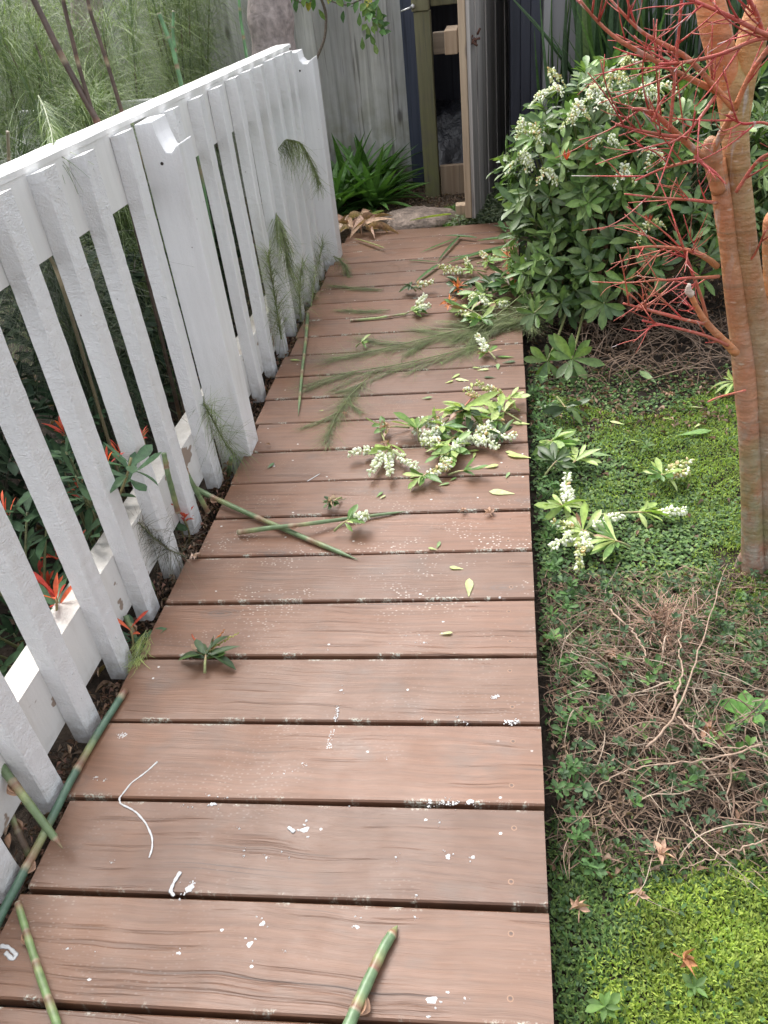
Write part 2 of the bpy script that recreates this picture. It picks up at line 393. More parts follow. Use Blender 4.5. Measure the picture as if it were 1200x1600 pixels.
M_PINE = mat_wood('pine_timber', (.30, .21, .14), (.50, .39, .28), stre=.2)
M_PINEH = mat_wood('pine_timber_level', (.20, .16, .12), (.38, .31, .24), sc=(1.6, 38, 38), stre=.3)
M_NAVY = mat_wood('dark_painted_board', (.022, .024, .034), (.042, .044, .06), streak=(.01, .01, .015), rough=.6)
M_NAVY2 = mat_wood('slate_blue_timber', (.045, .055, .085), (.08, .09, .13), streak=(.02, .02, .03), rough=.7)
M_GREYWALL = mat_wood('grey_house_wall', (.24, .23, .235), (.33, .32, .32), sc=(9, 9, 3), stre=.1, bump=.1)
M_JOIST = mat_wood('damp_joist', (.03, .022, .017), (.07, .05, .04), sc=(20, 2, 20))

def mat_simple(name, col, rough=.6, var=.3, sc=30, bump=.3, bd=.01, spec=.5, metal=0):
    m, t, b, out = newmat(name); n = N(t); v = n.noise(n.pos(), sc, 4, .6)
    n.ln(n.ramp(v, [(.3, tuple(x * (1 - var) for x in col)), (.7, tuple(min(1, x * (1 + var)) for x in col))]), b.inputs['Base Color'])
    b.inputs['Roughness'].default_value = rough; b.inputs['Specular IOR Level'].default_value = spec; b.inputs['Metallic'].default_value = metal
    if bump: n.ln(n.bump(v, bump, bd), b.inputs['Normal'])
    return m
M_STONE = mat_simple('stone', (.25, .195, .16), .9, .45, 14, 1.0, .05)
M_BAG = mat_simple('black_plastic', (.028, .029, .034), .32, .3, 7, .8, .05)
M_RUST = mat_simple('rusty_iron', (.10, .045, .03), .8, .5, 80)
M_METAL = mat_simple('galvanised_metal', (.5, .5, .5), .4, .2, 80, 0, 0, .5, .8)
M_SPLAT = mat_simple('white_splash_paint', (.50, .50, .50), .5, .05, 60, .1)
M_SCREW = leaf_mat('screw_head', .5, 0, .1)

def mat_soil():
    m, t, b, out = newmat('garden_soil'); n = N(t); P = n.pos()
    a = n.noise(P, 22, 6, .7); bb = n.noise(P, 3, 3)
    c = n.ramp(a, [(.3, (.014, .011, .009)), (.55, (.045, .034, .026)), (.75, (.10, .078, .06))])
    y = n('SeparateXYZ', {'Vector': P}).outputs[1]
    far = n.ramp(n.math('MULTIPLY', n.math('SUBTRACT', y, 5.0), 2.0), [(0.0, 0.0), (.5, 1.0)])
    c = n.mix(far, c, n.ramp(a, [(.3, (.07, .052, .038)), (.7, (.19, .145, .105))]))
    n.ln(c, b.inputs['Base Color']); b.inputs['Roughness'].default_value = .95; b.inputs['Specular IOR Level'].default_value = .2
    n.ln(n.bump(a, 1.0, .03), b.inputs['Normal']); return m
M_SOIL = mat_soil()

def mat_bark():
    m, t, b, out = newmat('maple_bark'); n = N(t); P = n.pos(); c = n.col()
    v = n.noise(n.map(P, (6, 6, 14)), 1.0, 4, .6)
    c = n.mix(1.0, c, n.ramp(v, [(.3, .74), (.7, 1.26)]), 'MULTIPLY')
    # pale horizontal lenticels
    lv = n('TexVoronoi', {'Vector': n.map(P, (26, 26, 75)), 'Scale': 1.0}); l = n.math('MULTIPLY', n.ramp(lv.outputs['Distance'], [(.14, 1.0), (.24, 0.0)]), n.ramp(n('SeparateColor', {'Color': lv.outputs['Color']}).outputs[0], [(.62, 0.0), (.66, .75)]))
    c = n.mix(l, c, (.55, .43, .33))
    pt = n.ramp(n.noise(n.map(P, (9, 9, 5), (4, 1, 0)), 1.0, 4, .6), [(.42, 0.0), (.62, .65)]); c = n.mix(pt, c, (.36, .12, .05))
    rg = n.ramp(n.noise(n.map(P, (3, 3, 55)), 1.0, 3, .6), [(.58, 0.0), (.66, .45)]); c = n.mix(rg, c, (.20, .12, .07))
    c = n.mix(n.math('MULTIPLY', n.ramp(n.noise(n.map(P, (30, 30, 6), (1, 5, 0)), 1.0, 3, .6), [(.62, 0.0), (.68, .6)]), n.ramp(n('SeparateXYZ', {'Vector': P}).outputs[2], [(.75, 0.0), (1.1, 1.0)])), c, (.42, .36, .33))
    z = n('SeparateXYZ', {'Vector': P}).outputs[2]
    lo = n.math('MULTIPLY', n.ramp(n.math('MULTIPLY', z, 1.0), [(.0, 1.0), (.42, 0.0)]), n.ramp(n.noise(n.map(P, (16, 16, 30)), 1.0, 4, .65), [(.40, 0.0), (.68, .55)]))
    c = n.mix(lo, c, (.33, .30, .27))
    gy = n.math('MULTIPLY', n.ramp(n.noise(n.map(P, (22, 22, 15), (6, 2, 1)), 1.0, 5, .7), [(.47, 0.0), (.60, .7)]), n.ramp(z, [(.0, 1.0), (.75, .12)])); c = n.mix(gy, c, (.36, .33, .27))
    ms = n.math('MULTIPLY', n.ramp(n.noise(n.map(P, (7, 7, 4), (2, 0, 0)), 1.0, 3), [(.50, 0.0), (.64, .6)]), n.ramp(z, [(.0, 1.0), (.8, .2)]))
    c = n.mix(ms, c, (.16, .19, .06))
    n.ln(c, b.inputs['Base Color']); b.inputs['Roughness'].default_value = .5
    n.ln(n.bump(n.math('ADD', n.noise(n.map(P, (20, 20, 60)), 1.0, 4), n.math('MULTIPLY', n.noise(n.map(P, (60, 60, 25)), 1.0, 4, .7), .6)), .8, .008), b.inputs['Normal']); return m
M_BARK = mat_bark()

# ------------------------------------------------------------------ setting: ground
def fbm(x, y, s=1.0, seed=0):
    r = np.random.default_rng(seed); o = 0
    for k in range(6):
        a = r.uniform(0, 2 * math.pi); f = s * (1.0 + k * .9); o = o + np.sin((x * math.cos(a) + y * math.sin(a)) * f + r.uniform(0, 6)) * np.sin((x * math.sin(a * 1.7) - y * math.cos(a * 1.3)) * f * .8 + k) / (1 + k * .35)
    return o / 3.0
def gz(x, y):
    """height of the garden ground"""
    x = np.asarray(x, float); y = np.asarray(y, float)
    h = -.12 + .018 * fbm(x, y, 5.0, 1) + .008 * fbm(x, y, 16.0, 2)
    h = h + np.clip((y - 5.0) / .6, 0, 1) * .085                      # level with the deck behind its far end
    h = h + .03 * np.clip((x - .3) / .8, 0, 1) * np.clip((4 - y) / 2, 0, 1)
    return h
g = G()
xs = np.unique(np.concatenate([np.linspace(-60, -4, 12), np.linspace(-4, 4, 170), np.linspace(4, 60, 12)]))
ys = np.unique(np.concatenate([np.linspace(-60, -.5, 12), np.linspace(-.5, 8, 180), np.linspace(8, 120, 14)]))
X, Y = np.meshgrid(xs, ys, indexing='ij'); Z = gz(X, Y)
nx, ny = X.shape; ii = (np.arange(nx - 1)[:, None] * ny + np.arange(ny - 1)[None]).reshape(-1)
g.add(np.stack([X, Y, Z], -1).reshape(-1, 3), np.stack([ii, ii + ny, ii + ny + 1, ii + 1], 1), (.05, .04, .03))
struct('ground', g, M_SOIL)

# ------------------------------------------------------------------ deck
gaps = [.37, .585, .80, 1.022, 1.246, 1.466, 1.683, 1.90, 2.108, 2.318, 2.53, 2.745, 2.953, 3.163, 3.385, 3.59, 3.793, 4.012, 4.222, 4.425, 4.625, 4.83, 5.03, 5.225]
gaps = [-.29, -.07, .15] + gaps
deck = thing('deck_walkway', 'long timber boardwalk of reddish brown boards between white fence and garden', 'boardwalk', (-.47, 2.5, 0))
g = G(); screws = []
for i in range(len(gaps) - 1):
    y0 = gaps[i] + .0045 + U(0, .0015); y1 = gaps[i + 1] - .0045 - U(0, .0015); dz = U(-.0015, .0015); rr = U(0, 1)
    xl = -1.02 + U(-.012, .012); xr = .07 + U(-.003, .003)
    if 1.9 <= gaps[i] < 2.6: xl += .03
    prof = [(y0, -.032), (y0, -.004), (y0 + .0035, 0), (y0 + (y1 - y0) * .3, .0007), (y0 + (y1 - y0) * .7, .0006), (y1 - .0035, 0), (y1, -.004), (y1, -.032)]
    m = 24; t = np.linspace(0, 1, m); v = []; cc = []
    for ti in t:
        x = xl + (xr - xl) * ti
        for py, pz in prof:
            sh = .03 * (x + .5); e = .0012 * math.sin(x * 5 + i) * (1 if py > (y0 + y1) / 2 else -1)
            v.append([x, py + sh + e, pz + dz]); cc.append([rr, (py - y0) / (y1 - y0), ti])
    k = len(prof); f = [[a * k + b_, (a + 1) * k + b_, (a + 1) * k + (b_ + 1) % k, a * k + (b_ + 1) % k] for a in range(m - 1) for b_ in range(k)]
    n0 = g.n; g.add(v, f, cc)
    g.F.setdefault(8, []).append(np.array([list(range(k))]) + n0); g.F.setdefault(8, []).append(np.array([list(range(k))[::-1]]) + n0 + (m - 1) * k)
    for fy in (.22, .78):
        if gaps[i] > .3: screws.append((.0 + U(-.006, .006), y0 + (y1 - y0) * fy + .015, .0012 + dz))
g.build('planking', M_DECK, deck, False)
for xj in (-.94, -.47, -.01):
    g = G(); g.box((xj - .022, -.3, -.125), (xj + .022, 5.24, -.0345), (.5, .4, 0), None, .003); g.build('joist', M_JOIST, deck, False)
th = np.arange(8) * math.pi / 4
for (sx_, sy_, sz_) in screws[:60]:
    g = G(); v = [[0, 0, -.0006]] + [[.0030 * math.cos(a), .0030 * math.sin(a), -.0003] for a in th] + [[.0062 * math.cos(a), .0062 * math.sin(a), -.0004] for a in th]
    g.add(np.array(v) + [sx_, sy_, sz_], [[0, 1 + k, 1 + (k + 1) % 8] for k in range(8)], np.array([(.07, .04, .03)] * 5 + [(.12, .06, .04)] * 4 + [(.30, .17, .10)] * 8))
    g.F.setdefault(4, []).append(np.array([[1 + k, 9 + k, 9 + (k + 1) % 8, 1 + (k + 1) % 8] for k in range(8)])); g.build('screw_head', M_SCREW, deck)
# splashes of white paint, each a thin skin of dried paint
def splat(pts, rad, name='paint_splash'):
    g = G(); P_ = np.array([PZ(*p, .0018) for p in pts])
    if len(P_) == 1:
        for q in range(1 + int(U(2, 6))):
            rr_ = rad * (.62 if q == 0 else U(.08, .26)); c0 = P_[0] + (0 if q == 0 else 1) * np.array([*(rng.normal(0, 1, 2) * rad * 1.1), 0]); mI = 16
            a = np.arange(mI) * 2 * math.pi / mI; r = rr_ * (1 + .22 * np.sin(a * 2 + U(0, 6)) + .16 * np.sin(a * 3 + U(0, 6)) + .12 * np.sin(a * 5 + U(0, 6))); el = U(.6, 1.0)
            v = np.concatenate([[c0 + [0, 0, .0004]], c0 + np.stack([.55 * r * np.cos(a), .55 * r * el * np.sin(a), a * 0 + .0002], 1), c0 + np.stack([r * np.cos(a), r * el * np.sin(a), a * 0 - .0012], 1)])
            n0 = g.n; g.add(v, [[0, 1 + k, 1 + (k + 1) % mI] for k in range(mI)], (.8,) * 3)
            g.F.setdefault(4, []).append(np.array([[1 + k, 1 + mI + k, 1 + mI + (k + 1) % mI, 1 + (k + 1) % mI] for k in range(mI)]) + n0)
    elif rad >= .005:
        for q in range(46):
            f_ = U(0, 1) * (len(P_) - 1); i0 = min(int(f_), len(P_) - 2); c0 = P_[i0] + (P_[i0 + 1] - P_[i0]) * (f_ - i0) + np.array([*(rng.normal(0, rad * .55, 2)), 0]); rr_ = rad * U(.10, .42); mI = 9; a = np.arange(mI) * 2 * math.pi / mI; r = rr_ * rng.uniform(.5, 1.2, mI)
            v = np.concatenate([[c0], c0 + np.stack([r * np.cos(a), r * np.sin(a), a * 0 - .0012], 1)]); g.add(v, [[0, 1 + k, 1 + (k + 1) % mI] for k in range(mI)], (.8,) * 3)
    else:
        t = np.linspace(0, len(P_) - 1, len(P_) * 5); Q = np.stack([np.interp(t, range(len(P_)), P_[:, k]) for k in range(3)], 1)
        for _ in range(2): Q[1:-1] = (Q[:-2] + 2 * Q[1:-1] + Q[2:]) / 4
        g.tube(Q, rad * (1 + .35 * np.sin(t * 7) * np.cos(t * 3)), (.8,) * 3, 6, True, .22)
    return g.build(name, M_SPLAT, deck)
splat([(246, 1190), (232, 1203), (222, 1211), (205, 1223), (192, 1240), (186, 1247), (188, 1256), (205, 1264), (214, 1270), (228, 1286), (238, 1308), (238, 1325), (233, 1340)], .0021)
splat([(282, 1362), (272, 1378), (266, 1392), (272, 1400)], .004); splat([(296, 1388)], .013); splat([(302, 1376), (290, 1396)], .006)
splat([(0, 1478), (14, 1480), (26, 1492), (20, 1500), (8, 1488)], .004); splat([(279, 1489)], .008); splat([(105, 1482)], .005)
splat([(476, 1296)], .014); splat([(460, 1300), (450, 1292)], .004); splat([(410, 1443)], .010); splat([(390, 1475)], .012); splat([(675, 1562)], .014)
splat([(332, 1256)], .01); splat([(558, 1448)], .009); splat([(700, 1338)], .009); splat([(739, 1339)], .008); splat([(735, 1252)], .012); splat([(714, 1254), (680, 1256)], .0055)
splat([(528, 1102), (524, 1128)], .005); splat([(520, 1140), (512, 1170)], .007); splat([(533, 1078)], .007); splat([(770, 1090), (778, 1086)], .005); splat([(808, 1128), (790, 1127)], .007)
splat([(448, 766), (462, 759)], .0055); splat([(428, 728)], .006); splat([(480, 752), (500, 740)], .002); splat([(428, 780)], .006); splat([(196, 1148), (186, 1150)], .007)

for k in range(34):
    px = U(60, 830); py = U(880, 1590); p_ = PZ(px, py)
    if -1.0 < p_[0] < .05 and k < 16: splat([(px, py)], U(.002, .005))
for (px, py, n_) in ((410, 1330, 5), (470, 1200, 5), (690, 1255, 6), (120, 1225, 4), (620, 1000, 5), (700, 1130, 4), (300, 1250, 4), (560, 905, 4)):
    for k in range(n_): splat([(px + U(-45, 45), py + U(-12, 12))], U(.002, .006))
# ------------------------------------------------------------------ white fence
XR, XS = -1.100, -1.052
def ztop(y): return 1.19 - .022 * (y - 1.8)
fence = thing('picket_fence', 'white painted low picket fence with flat cap rail along the boardwalk', 'fence', (-1.1, 2.6, -.1))
slats = [-.11, .11, .33, .55, .765, .98, 1.195, 1.41, 1.63, 1.848, 2.06, 2.325, 2.74, 3.0, 3.24, 3.47, 3.683, 3.883, 4.095, 4.30, 4.47]
g = G()
def rough_slat(g, y0, w, x0, x1, zb, zt, amp=.0007):
    zs = np.linspace(zb, zt, 70); m = len(zs); per = []
    corners = [(x0, y0), (x0, y0 + w), (x1 - .004, y0 + w), (x1, y0 + w - .004), (x1, y0 + w * .5), (x1, y0 + .004), (x1 - .004, y0), (x1 - .02, y0)]
    k = len(corners); v = []
    for z in zs:
        for (a, b_) in corners:
            v.append([a + (U(-amp, amp) if a > x0 else 0) + .001 * math.sin(z * 9 + y0 * 7), b_ + U(-amp, amp) + .0015 * math.sin(z * 7 + y0 * 9), z])
    f = [[a * k + b_, a * k + (b_ + 1) % k, (a + 1) * k + (b_ + 1) % k, (a + 1) * k + b_] for a in range(m - 1) for b_ in range(k)]
    for (q_, (a, b_)) in enumerate(corners): v[(m - 1) * k + q_][2] += -.010 * (x1 - a) / (x1 - x0)
    n0 = g.n; g.add(v, f, (.8,) * 3)
    g.F.setdefault(k, []).append(np.array([[(m - 1) * k + q for q in range(k)]]) + n0); g.F.setdefault(k, []).append(np.array([[q for q in range(k)][::-1]]) + n0)
for y0 in slats:
    rough_slat(g, y0 + U(-.004, .004), .066 if y0 < 2.6 else .056, XR + .001, XS, -.045 + U(-.012, .01), ztop(y0) - .004 + U(-.006, .004))
for y0 in slats:
    for dz in (-.05, -.15, -1.03, -1.11):
        yy = y0 + .033 + U(-.008, .008); z0 = ztop(y0) + dz; g.tube([[XS - .001, yy, z0], [XS + .0012, yy, z0]], .0035, (.8,) * 3, 7)
g.build('picket_panel', M_PAINT, fence, False)
def beam(name, x0, x1, zoff0, zoff1, mat, segs=((-.2, 2.488), (2.612, 4.66))):
    for (ya, yb) in segs:
        g = G(); v = [[x, y, z] for y in (ya, yb) for (x, z) in ((x0, ztop(y) + zoff0), (x1, ztop(y) + zoff0), (x1, ztop(y) + zoff1), (x0, ztop(y) + zoff1))]
        g.add(v, [[0, 1, 2, 3], [7, 6, 5, 4], [0, 4, 5, 1], [1, 5, 6, 2], [2, 6, 7, 3], [3, 7, 4, 0]], (.8,) * 3); g.build(name, mat, fence, False)
beam('top_rail', XR - .042, XR, -.195, -.005, M_PAINTS)
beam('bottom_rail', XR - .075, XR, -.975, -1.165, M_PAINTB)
g = G()
for (ya, yb) in ((-.2, 4.7),):
    m = 40; v = []
    for y in np.linspace(ya, yb, m):
        for (x, z) in ((XR - .075, -.004), (XR - .075, .012), (XR - .004, .013), (XR + .002, .009), (XR + .002, -.0045)): v.append([x + U(-.001, .001), y, ztop(y) + z + U(-.0008, .0008)])
    k = 5; f = [[a * k + b_, (a + 1) * k + b_, (a + 1) * k + (b_ + 1) % k, a * k + (b_ + 1) % k] for a in range(m - 1) for b_ in range(k)]
    g.add(v, f, (.8,) * 3); g.F.setdefault(5, []).append(np.array([list(range(5))])); g.F.setdefault(5, []).append(np.array([list(range(5))[::-1]]) + (m - 1) * k)
g.build('cap_rail', M_PAINTS, fence, False)
def post(yn, yf, xa, xb, z1, z2, zb):
    """square post whose top has a scalloped notch: high on the rail side, lower on the walkway side"""
    g = G(); top = [(xa, z1), (xa + (xb - xa) * .46, z1 + .006), (xa + (xb - xa) * .50, z1 - .032), (xa + (xb - xa) * .62, z2 - .004), (xa + (xb - xa) * .78, z2 - .006), (xb - .012, z2 + .010), (xb, z2 + .016)]
    m = 60; prof = top
    v = []
    for y in (yn, yf):
        for (x, z) in prof: v.append([x, y, z])
        for (x, z) in prof: v.append([x, y, zb])
    k = len(prof); f = []
    for a in range(k - 1):
        f += [[a, k + a, k + a + 1, a + 1], [2 * k + a, 2 * k + a + 1, 3 * k + a + 1, 3 * k + a], [a, a + 1, 2 * k + a + 1, 2 * k + a], [k + a, 3 * k + a, 3 * k + a + 1, k + a + 1]]
    f += [[0, 2 * k, 3 * k, k], [k - 1, 2 * k - 1, 4 * k - 1, 3 * k - 1]]
    g.add(v, f, (.8,) * 3); p = g.build('post', M_PAINTP, fence, False)
    bv = p.modifiers.new('bevel', 'BEVEL'); bv.width = .004; bv.segments = 2; bv.limit_method = 'ANGLE'; bv.angle_limit = math.radians(50)
    g = G(); hx = xa + (xb - xa) * .47; a = np.arange(8) * math.pi / 4
    g.tube([[hx, yn + .002, z2 - .035], [hx, yn - .0012, z2 - .035]], .005, (.05, .04, .04), 8); g.build('bolt_hole', M_JOIST, fence)
    return p
post(2.49, 2.61, -1.092, -.966, 1.165, 1.088, -.14)
post(4.66, 4.79, -1.125, -.985, 1.096, 1.05, -.14)
# a little rag-like lump of thick paint on the cap of the middle post
# ------------------------------------------------------------------ back fence, gate and shed corner
YB = 6.5
pal = thing('paling_fence', 'tall weathered grey paling fence of upright boards at the far end', 'fence', (-2.2, YB, -.04))
x = -.70; g = G(); i = 0; k = 0
while x > -4.6:
    wv = U(.118, .15); t = U(-.006, .006); off = (i % 2) * .021
    m = 14; zz = np.linspace(-.06, 2.05, m); v = []
    bow = U(-.006, .006)
    for z in zz:
        bx = bow * math.sin(z * 2.1 + i) + t * z
        for (a, b_) in ((x - wv, 0), (x - wv, .018), (x - .003, .018), (x - .003, 0)): v.append([a + bx + U(-.0015, .0015), YB - .02 + b_ - off, z])
    f = [[a * 4 + b_, a * 4 + (b_ + 1) % 4, (a + 1) * 4 + (b_ + 1) % 4, (a + 1) * 4 + b_] for a in range(m - 1) for b_ in range(4)] + [[0, 3, 2, 1], [(m - 1) * 4 + q for q in range(4)]]
    g.add(v, f, (U(0, 1), U(0, 1), 0)); x -= wv - .014; i += 1
g.build('paling_panel', M_PALING, pal, False)
g = G()
for z in (.35, 1.6): g.box((-4.6, YB + .003, z), (-.72, YB + .05, z + .09), (.5, .3, 0))
g.build('rail', M_PALING, pal, False)
g = G(); g.box((-.70, YB - .10, -.05), (-.565, YB + .02, 2.05), (.3, .5, 0), None, .004); g.build('slate_strip', M_NAVY2, pal, False)  # dark slate-blue upright strip at the end of the palings
def wbox(name, lo, hi, mat, parent=None, label=None, cat=None, bev=.004, rot=None, group=None):
    g = G(); c = (U(0, 1), U(.2, .8), 0)
    lo = np.array(lo, float); hi = np.array(hi, float); ctr = (lo + hi) / 2
    M = None
    if rot is not None:
        M = np.array(Matrix.Translation(ctr) @ Matrix.Rotation(rot, 4, 'Z') @ Matrix.Translation(-ctr))
    g.box(lo, hi, c, M, bev); o = g.build(name, mat, parent, False)
    if label: tag(o, label, cat, group)
    return o
# mossy gate post
p0 = PY(664, 300, 6.05)
gp = thing('gate_post', 'square mossy brown timber post beside the dark bin opening', 'post', (-.52, 6.1, -.04))
wbox('post_shaft', (-.575, 6.02, -.06), (-.47, 6.12, 1.125), M_POSTW, gp)
wbox('post_cap_block', (-.585, 6.01, 1.128), (-.475, 6.12, 2.0), M_POSTW, gp)
g = G(); a0 = PY(626, 18, 6.0); a1 = PY(645, 10, 6.0)
g.tube([a0, (a0 + a1) / 2 + [0, -.01, .0], a1], .006, (.5,) * 3, 6); g.tube([a1 + [0, -.02, 0], a1 + [0, .03, 0]], .013, (.5,) * 3, 8); g.build('latch_hook', M_METAL, gp)
# compost bin
bin_ = thing('compost_bin', 'timber compost bin with darkened interior and open front seen behind the half open gate', 'bin', (-.3, 6.4, 0))
wbox('front_plank', (-.465, 6.10, -.06), (-.02, 6.145, .165), M_PINE, bin_)
wbox('back_panel', (-.62, 7.25, -.05), (.6, 7.28, 1.7), M_NAVY, bin_)  # inner panels coloured near black so the opening looks unlit
wbox('side_panel', (-.605, 6.50, -.05), (-.575, 7.24, 1.7), M_NAVY, bin_); wbox('side_panel', (.56, 6.5, -.05), (.59, 7.24, 1.7), M_NAVY, bin_)
wbox('shade_lid', (-.62, 6.45, 1.25), (.6, 7.3, 1.28), M_NAVY, bin_)  # dark roof added to keep the bin interior in shade
wbox('front_rail', (-.47, 6.16, .86), (.0, 6.20, .99), M_PINEH, bin_); wbox('front_rail', (-.47, 6.13, 1.14), (.1, 6.17, 1.24), M_POSTW, bin_)
wbox('beam_end', (-.375, 5.86, .885), (-.295, 6.155, 1.02), M_PINE, bin_)
g = G(); nu, nv = 30, 16; v = []
for i in range(nu + 1):
    for j in range(nv + 1):
        uu = i / nu; vv_ = j / nv; x = -.56 + uu * 1.1; y = 6.22 + vv_ * .9
        v.append([x, y, .1 + .34 * math.sin(min(1, vv_ * 2.2) * math.pi / 2) + .09 * fbm(x, y, 7.0, 9) + .05 * fbm(x, y, 17.0, 4) + .06 * fbm(x * .4 + y, x, 26.0, 5) * .5])
ii = (np.arange(nu)[:, None] * (nv + 1) + np.arange(nv)[None]).reshape(-1)
g.add(v, np.stack([ii, ii + nv + 1, ii + nv + 2, ii + 1], 1), (.03,) * 3)
o = g.build('plastic_sheet', M_BAG); tag(o, 'crumpled black plastic sheet heaped inside the compost bin', 'plastic sheet')
# gate leaf, half open towards us
gate = thing('timber_gate', 'weathered grey plank gate standing open towards the boardwalk', 'gate', (.03, 6.25, 0))
A = np.array([-.212, 5.27]); B = np.array([.005, 6.28]); dr = _n(B - A); nr = np.array([-dr[1], dr[0]])
def gbox(name, s0, s1, o0, o1, z0, z1, mat):
    g = G(); v = [[*(A + dr * s + nr * o_), z] for z in (z0, z1) for (s, o_) in ((s0, o0), (s1, o0), (s1, o1), (s0, o1))]
    g.add(v, [[3, 2, 1, 0], [4, 5, 6, 7], [0, 1, 5, 4], [1, 2, 6, 5], [2, 3, 7, 6], [3, 0, 4, 7]], (U(0, 1), U(.1, .9), 0)); o = g.build(name, mat, gate, False)
    bv = o.modifiers.new('bevel', 'BEVEL'); bv.width = .003; bv.segments = 1; return o
s = 0; i = 0
g = G()
while s < 1.0:
    wv = [.13, .12, .135, .125, .14, .13, .14, .12, .13][i]; o_ = -.02 - (i % 2) * .007; e = min(s + wv - .004, 1.03)
    v = [[*(A + dr * ss + nr * oo), z] for z in (.02 + U(0, .01), 1.62) for (ss, oo) in ((s, o_), (e, o_), (e, o_ + .02), (s, o_ + .02))]
    g.add(v, [[3, 2, 1, 0], [4, 5, 6, 7], [0, 1, 5, 4], [1, 2, 6, 5], [2, 3, 7, 6], [3, 0, 4, 7]], (U(0, 1), U(.1, .9), 0)); s += wv; i += 1
g.build('board_panel', M_GATE, gate, False)
gbox('edge_stile', -.014, .045, .0015, .042, .03, 1.6, M_PINE)
for z in (.2, .75, 1.35): gbox('cross_rail', .048, 1.0, .0015, .04, z, z + .09, M_PINEH)
g = G(); p = np.array([*(A + dr * .06 - nr * .035), 1.02])
for k in range(9):
    a = U(0, 6.28); q = p + [U(-.03, .03), U(-.02, .02), U(-.015, .02)]; g.tube([q, q + [.03 * math.cos(a), -.015, .02 * math.sin(a)], q + [.05 * math.cos(a), -.01, .03 * math.sin(a)]], .007, (.1, .05, .03), 5)
g.build('rusty_latch', M_RUST, gate)
wbox('timber_block', (-.322, 5.36, -.06), (-.242, 5.44, .085), M_PINE, None, 'short upright pine block at the foot of the open gate', 'wood block')
wbox('wooden_wedge', (.045, 6.0, -.03), (.075, 6.1, .19), M_PINE, None, 'small pale timber offcut standing behind the gate', 'wood offcut')
# dark shed corner board and grey wall beyond
shed = thing('garden_shed', 'grey walled shed corner with near black corner boards behind the bush', 'shed', (.5, 5.6, 0))
g = G()
for k in range(3): g.box((.035 + k * .060, 5.46 + (k % 2) * .006, -.06), (.035 + k * .060 + .058, 5.50, 2.3), (U(0, 1), U(0, 1), 0), None, .003)
g.build('corner_board', M_NAVY, shed, False)
wbox('side_board', (.037, 5.505, -.06), (.06, 6.42, 2.3), M_NAVY, shed)
wbox('wall', (.217, 5.50, -.06), (5.0, 5.60, 2.3), M_GREYWALL, shed)
wbox('batten', (.225, 5.47, -.05), (.27, 5.497, 2.3), M_GREYWALL, shed)

# stone
g = G(); nu, nv = 40, 18; v = []
for i in range(nu):
    for j in range(nv + 1):
        a = 2 * math.pi * i / nu; ph = math.pi / 2 * j / nv; r = 1 + .12 * math.sin(a * 3 + 1) + .08 * math.sin(a * 5)
        xx = .25 * r * math.cos(a) * math.cos(ph) ** .7; yy = .20 * r * math.sin(a) * math.cos(ph) ** .7
        v.append([-.60 + xx, 5.50 + yy, -.05 + .085 * math.sin(ph) ** .8 + .012 * float(fbm(xx, yy, 25.0, 3))])
f = [[i * (nv + 1) + j, ((i + 1) % nu) * (nv + 1) + j, ((i + 1) % nu) * (nv + 1) + j + 1, i * (nv + 1) + j + 1] for i in range(nu) for j in range(nv)]
g.add(v, f, (.3,) * 3); o = g.build('flat_stone', M_STONE); tag(o, 'flat pinkish stone set in the soil past the end of the boardwalk', 'stone')

# ------------------------------------------------------------------ plants: helpers
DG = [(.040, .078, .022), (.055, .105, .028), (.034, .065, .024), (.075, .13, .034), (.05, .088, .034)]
LG = [(.16, .27, .07), (.20, .30, .10), (.12, .22, .06)]
YG = [(.30, .40, .13), (.36, .45, .18), (.25, .36, .10)]
BRN = [(.16, .09, .055), (.22, .14, .09), (.11, .07, .05), (.30, .21, .15)]
RED = [(.50, .07, .04), (.42, .05, .04), (.60, .12, .06)]
def pick(p, j=.15):
    c = np.array(p[int(rng.integers(len(p)))]); return c * (1 + U(-j, j))
def perp(a):
    a = _n(np.asarray(a, float)); b = np.cross(a, [0, 0, 1.] if abs(a[2]) < .9 else [1., 0, 0]); b = _n(b); return b, np.cross(a, b)
def rosette(g, pos, axis, n=9, L=.08, pal=DG, spread=(45, 80), ratio=.28, keys=('ob0', 'ob1', 'ob2')):
    pos = np.asarray(pos, float); axis = _n(np.asarray(axis, float)); b1, b2 = perp(axis); a0 = U(0, 6.28)
    for i in range(n):
        a = a0 + i * 2.399 + U(-.2, .2); th_ = math.radians(U(*spread)); r = math.cos(a) * b1 + math.sin(a) * b2
        d = axis * math.cos(th_) + r * math.sin(th_); up = axis * math.sin(th_) - r * math.cos(th_) + rng.normal(0, .25, 3)
        l = L * U(.65, 1.1); g.leaf(keys[int(rng.integers(len(keys)))], pos - axis * L * .5 * (i / n), d, up, l, l * ratio * U(.85, 1.15), pick(pal))
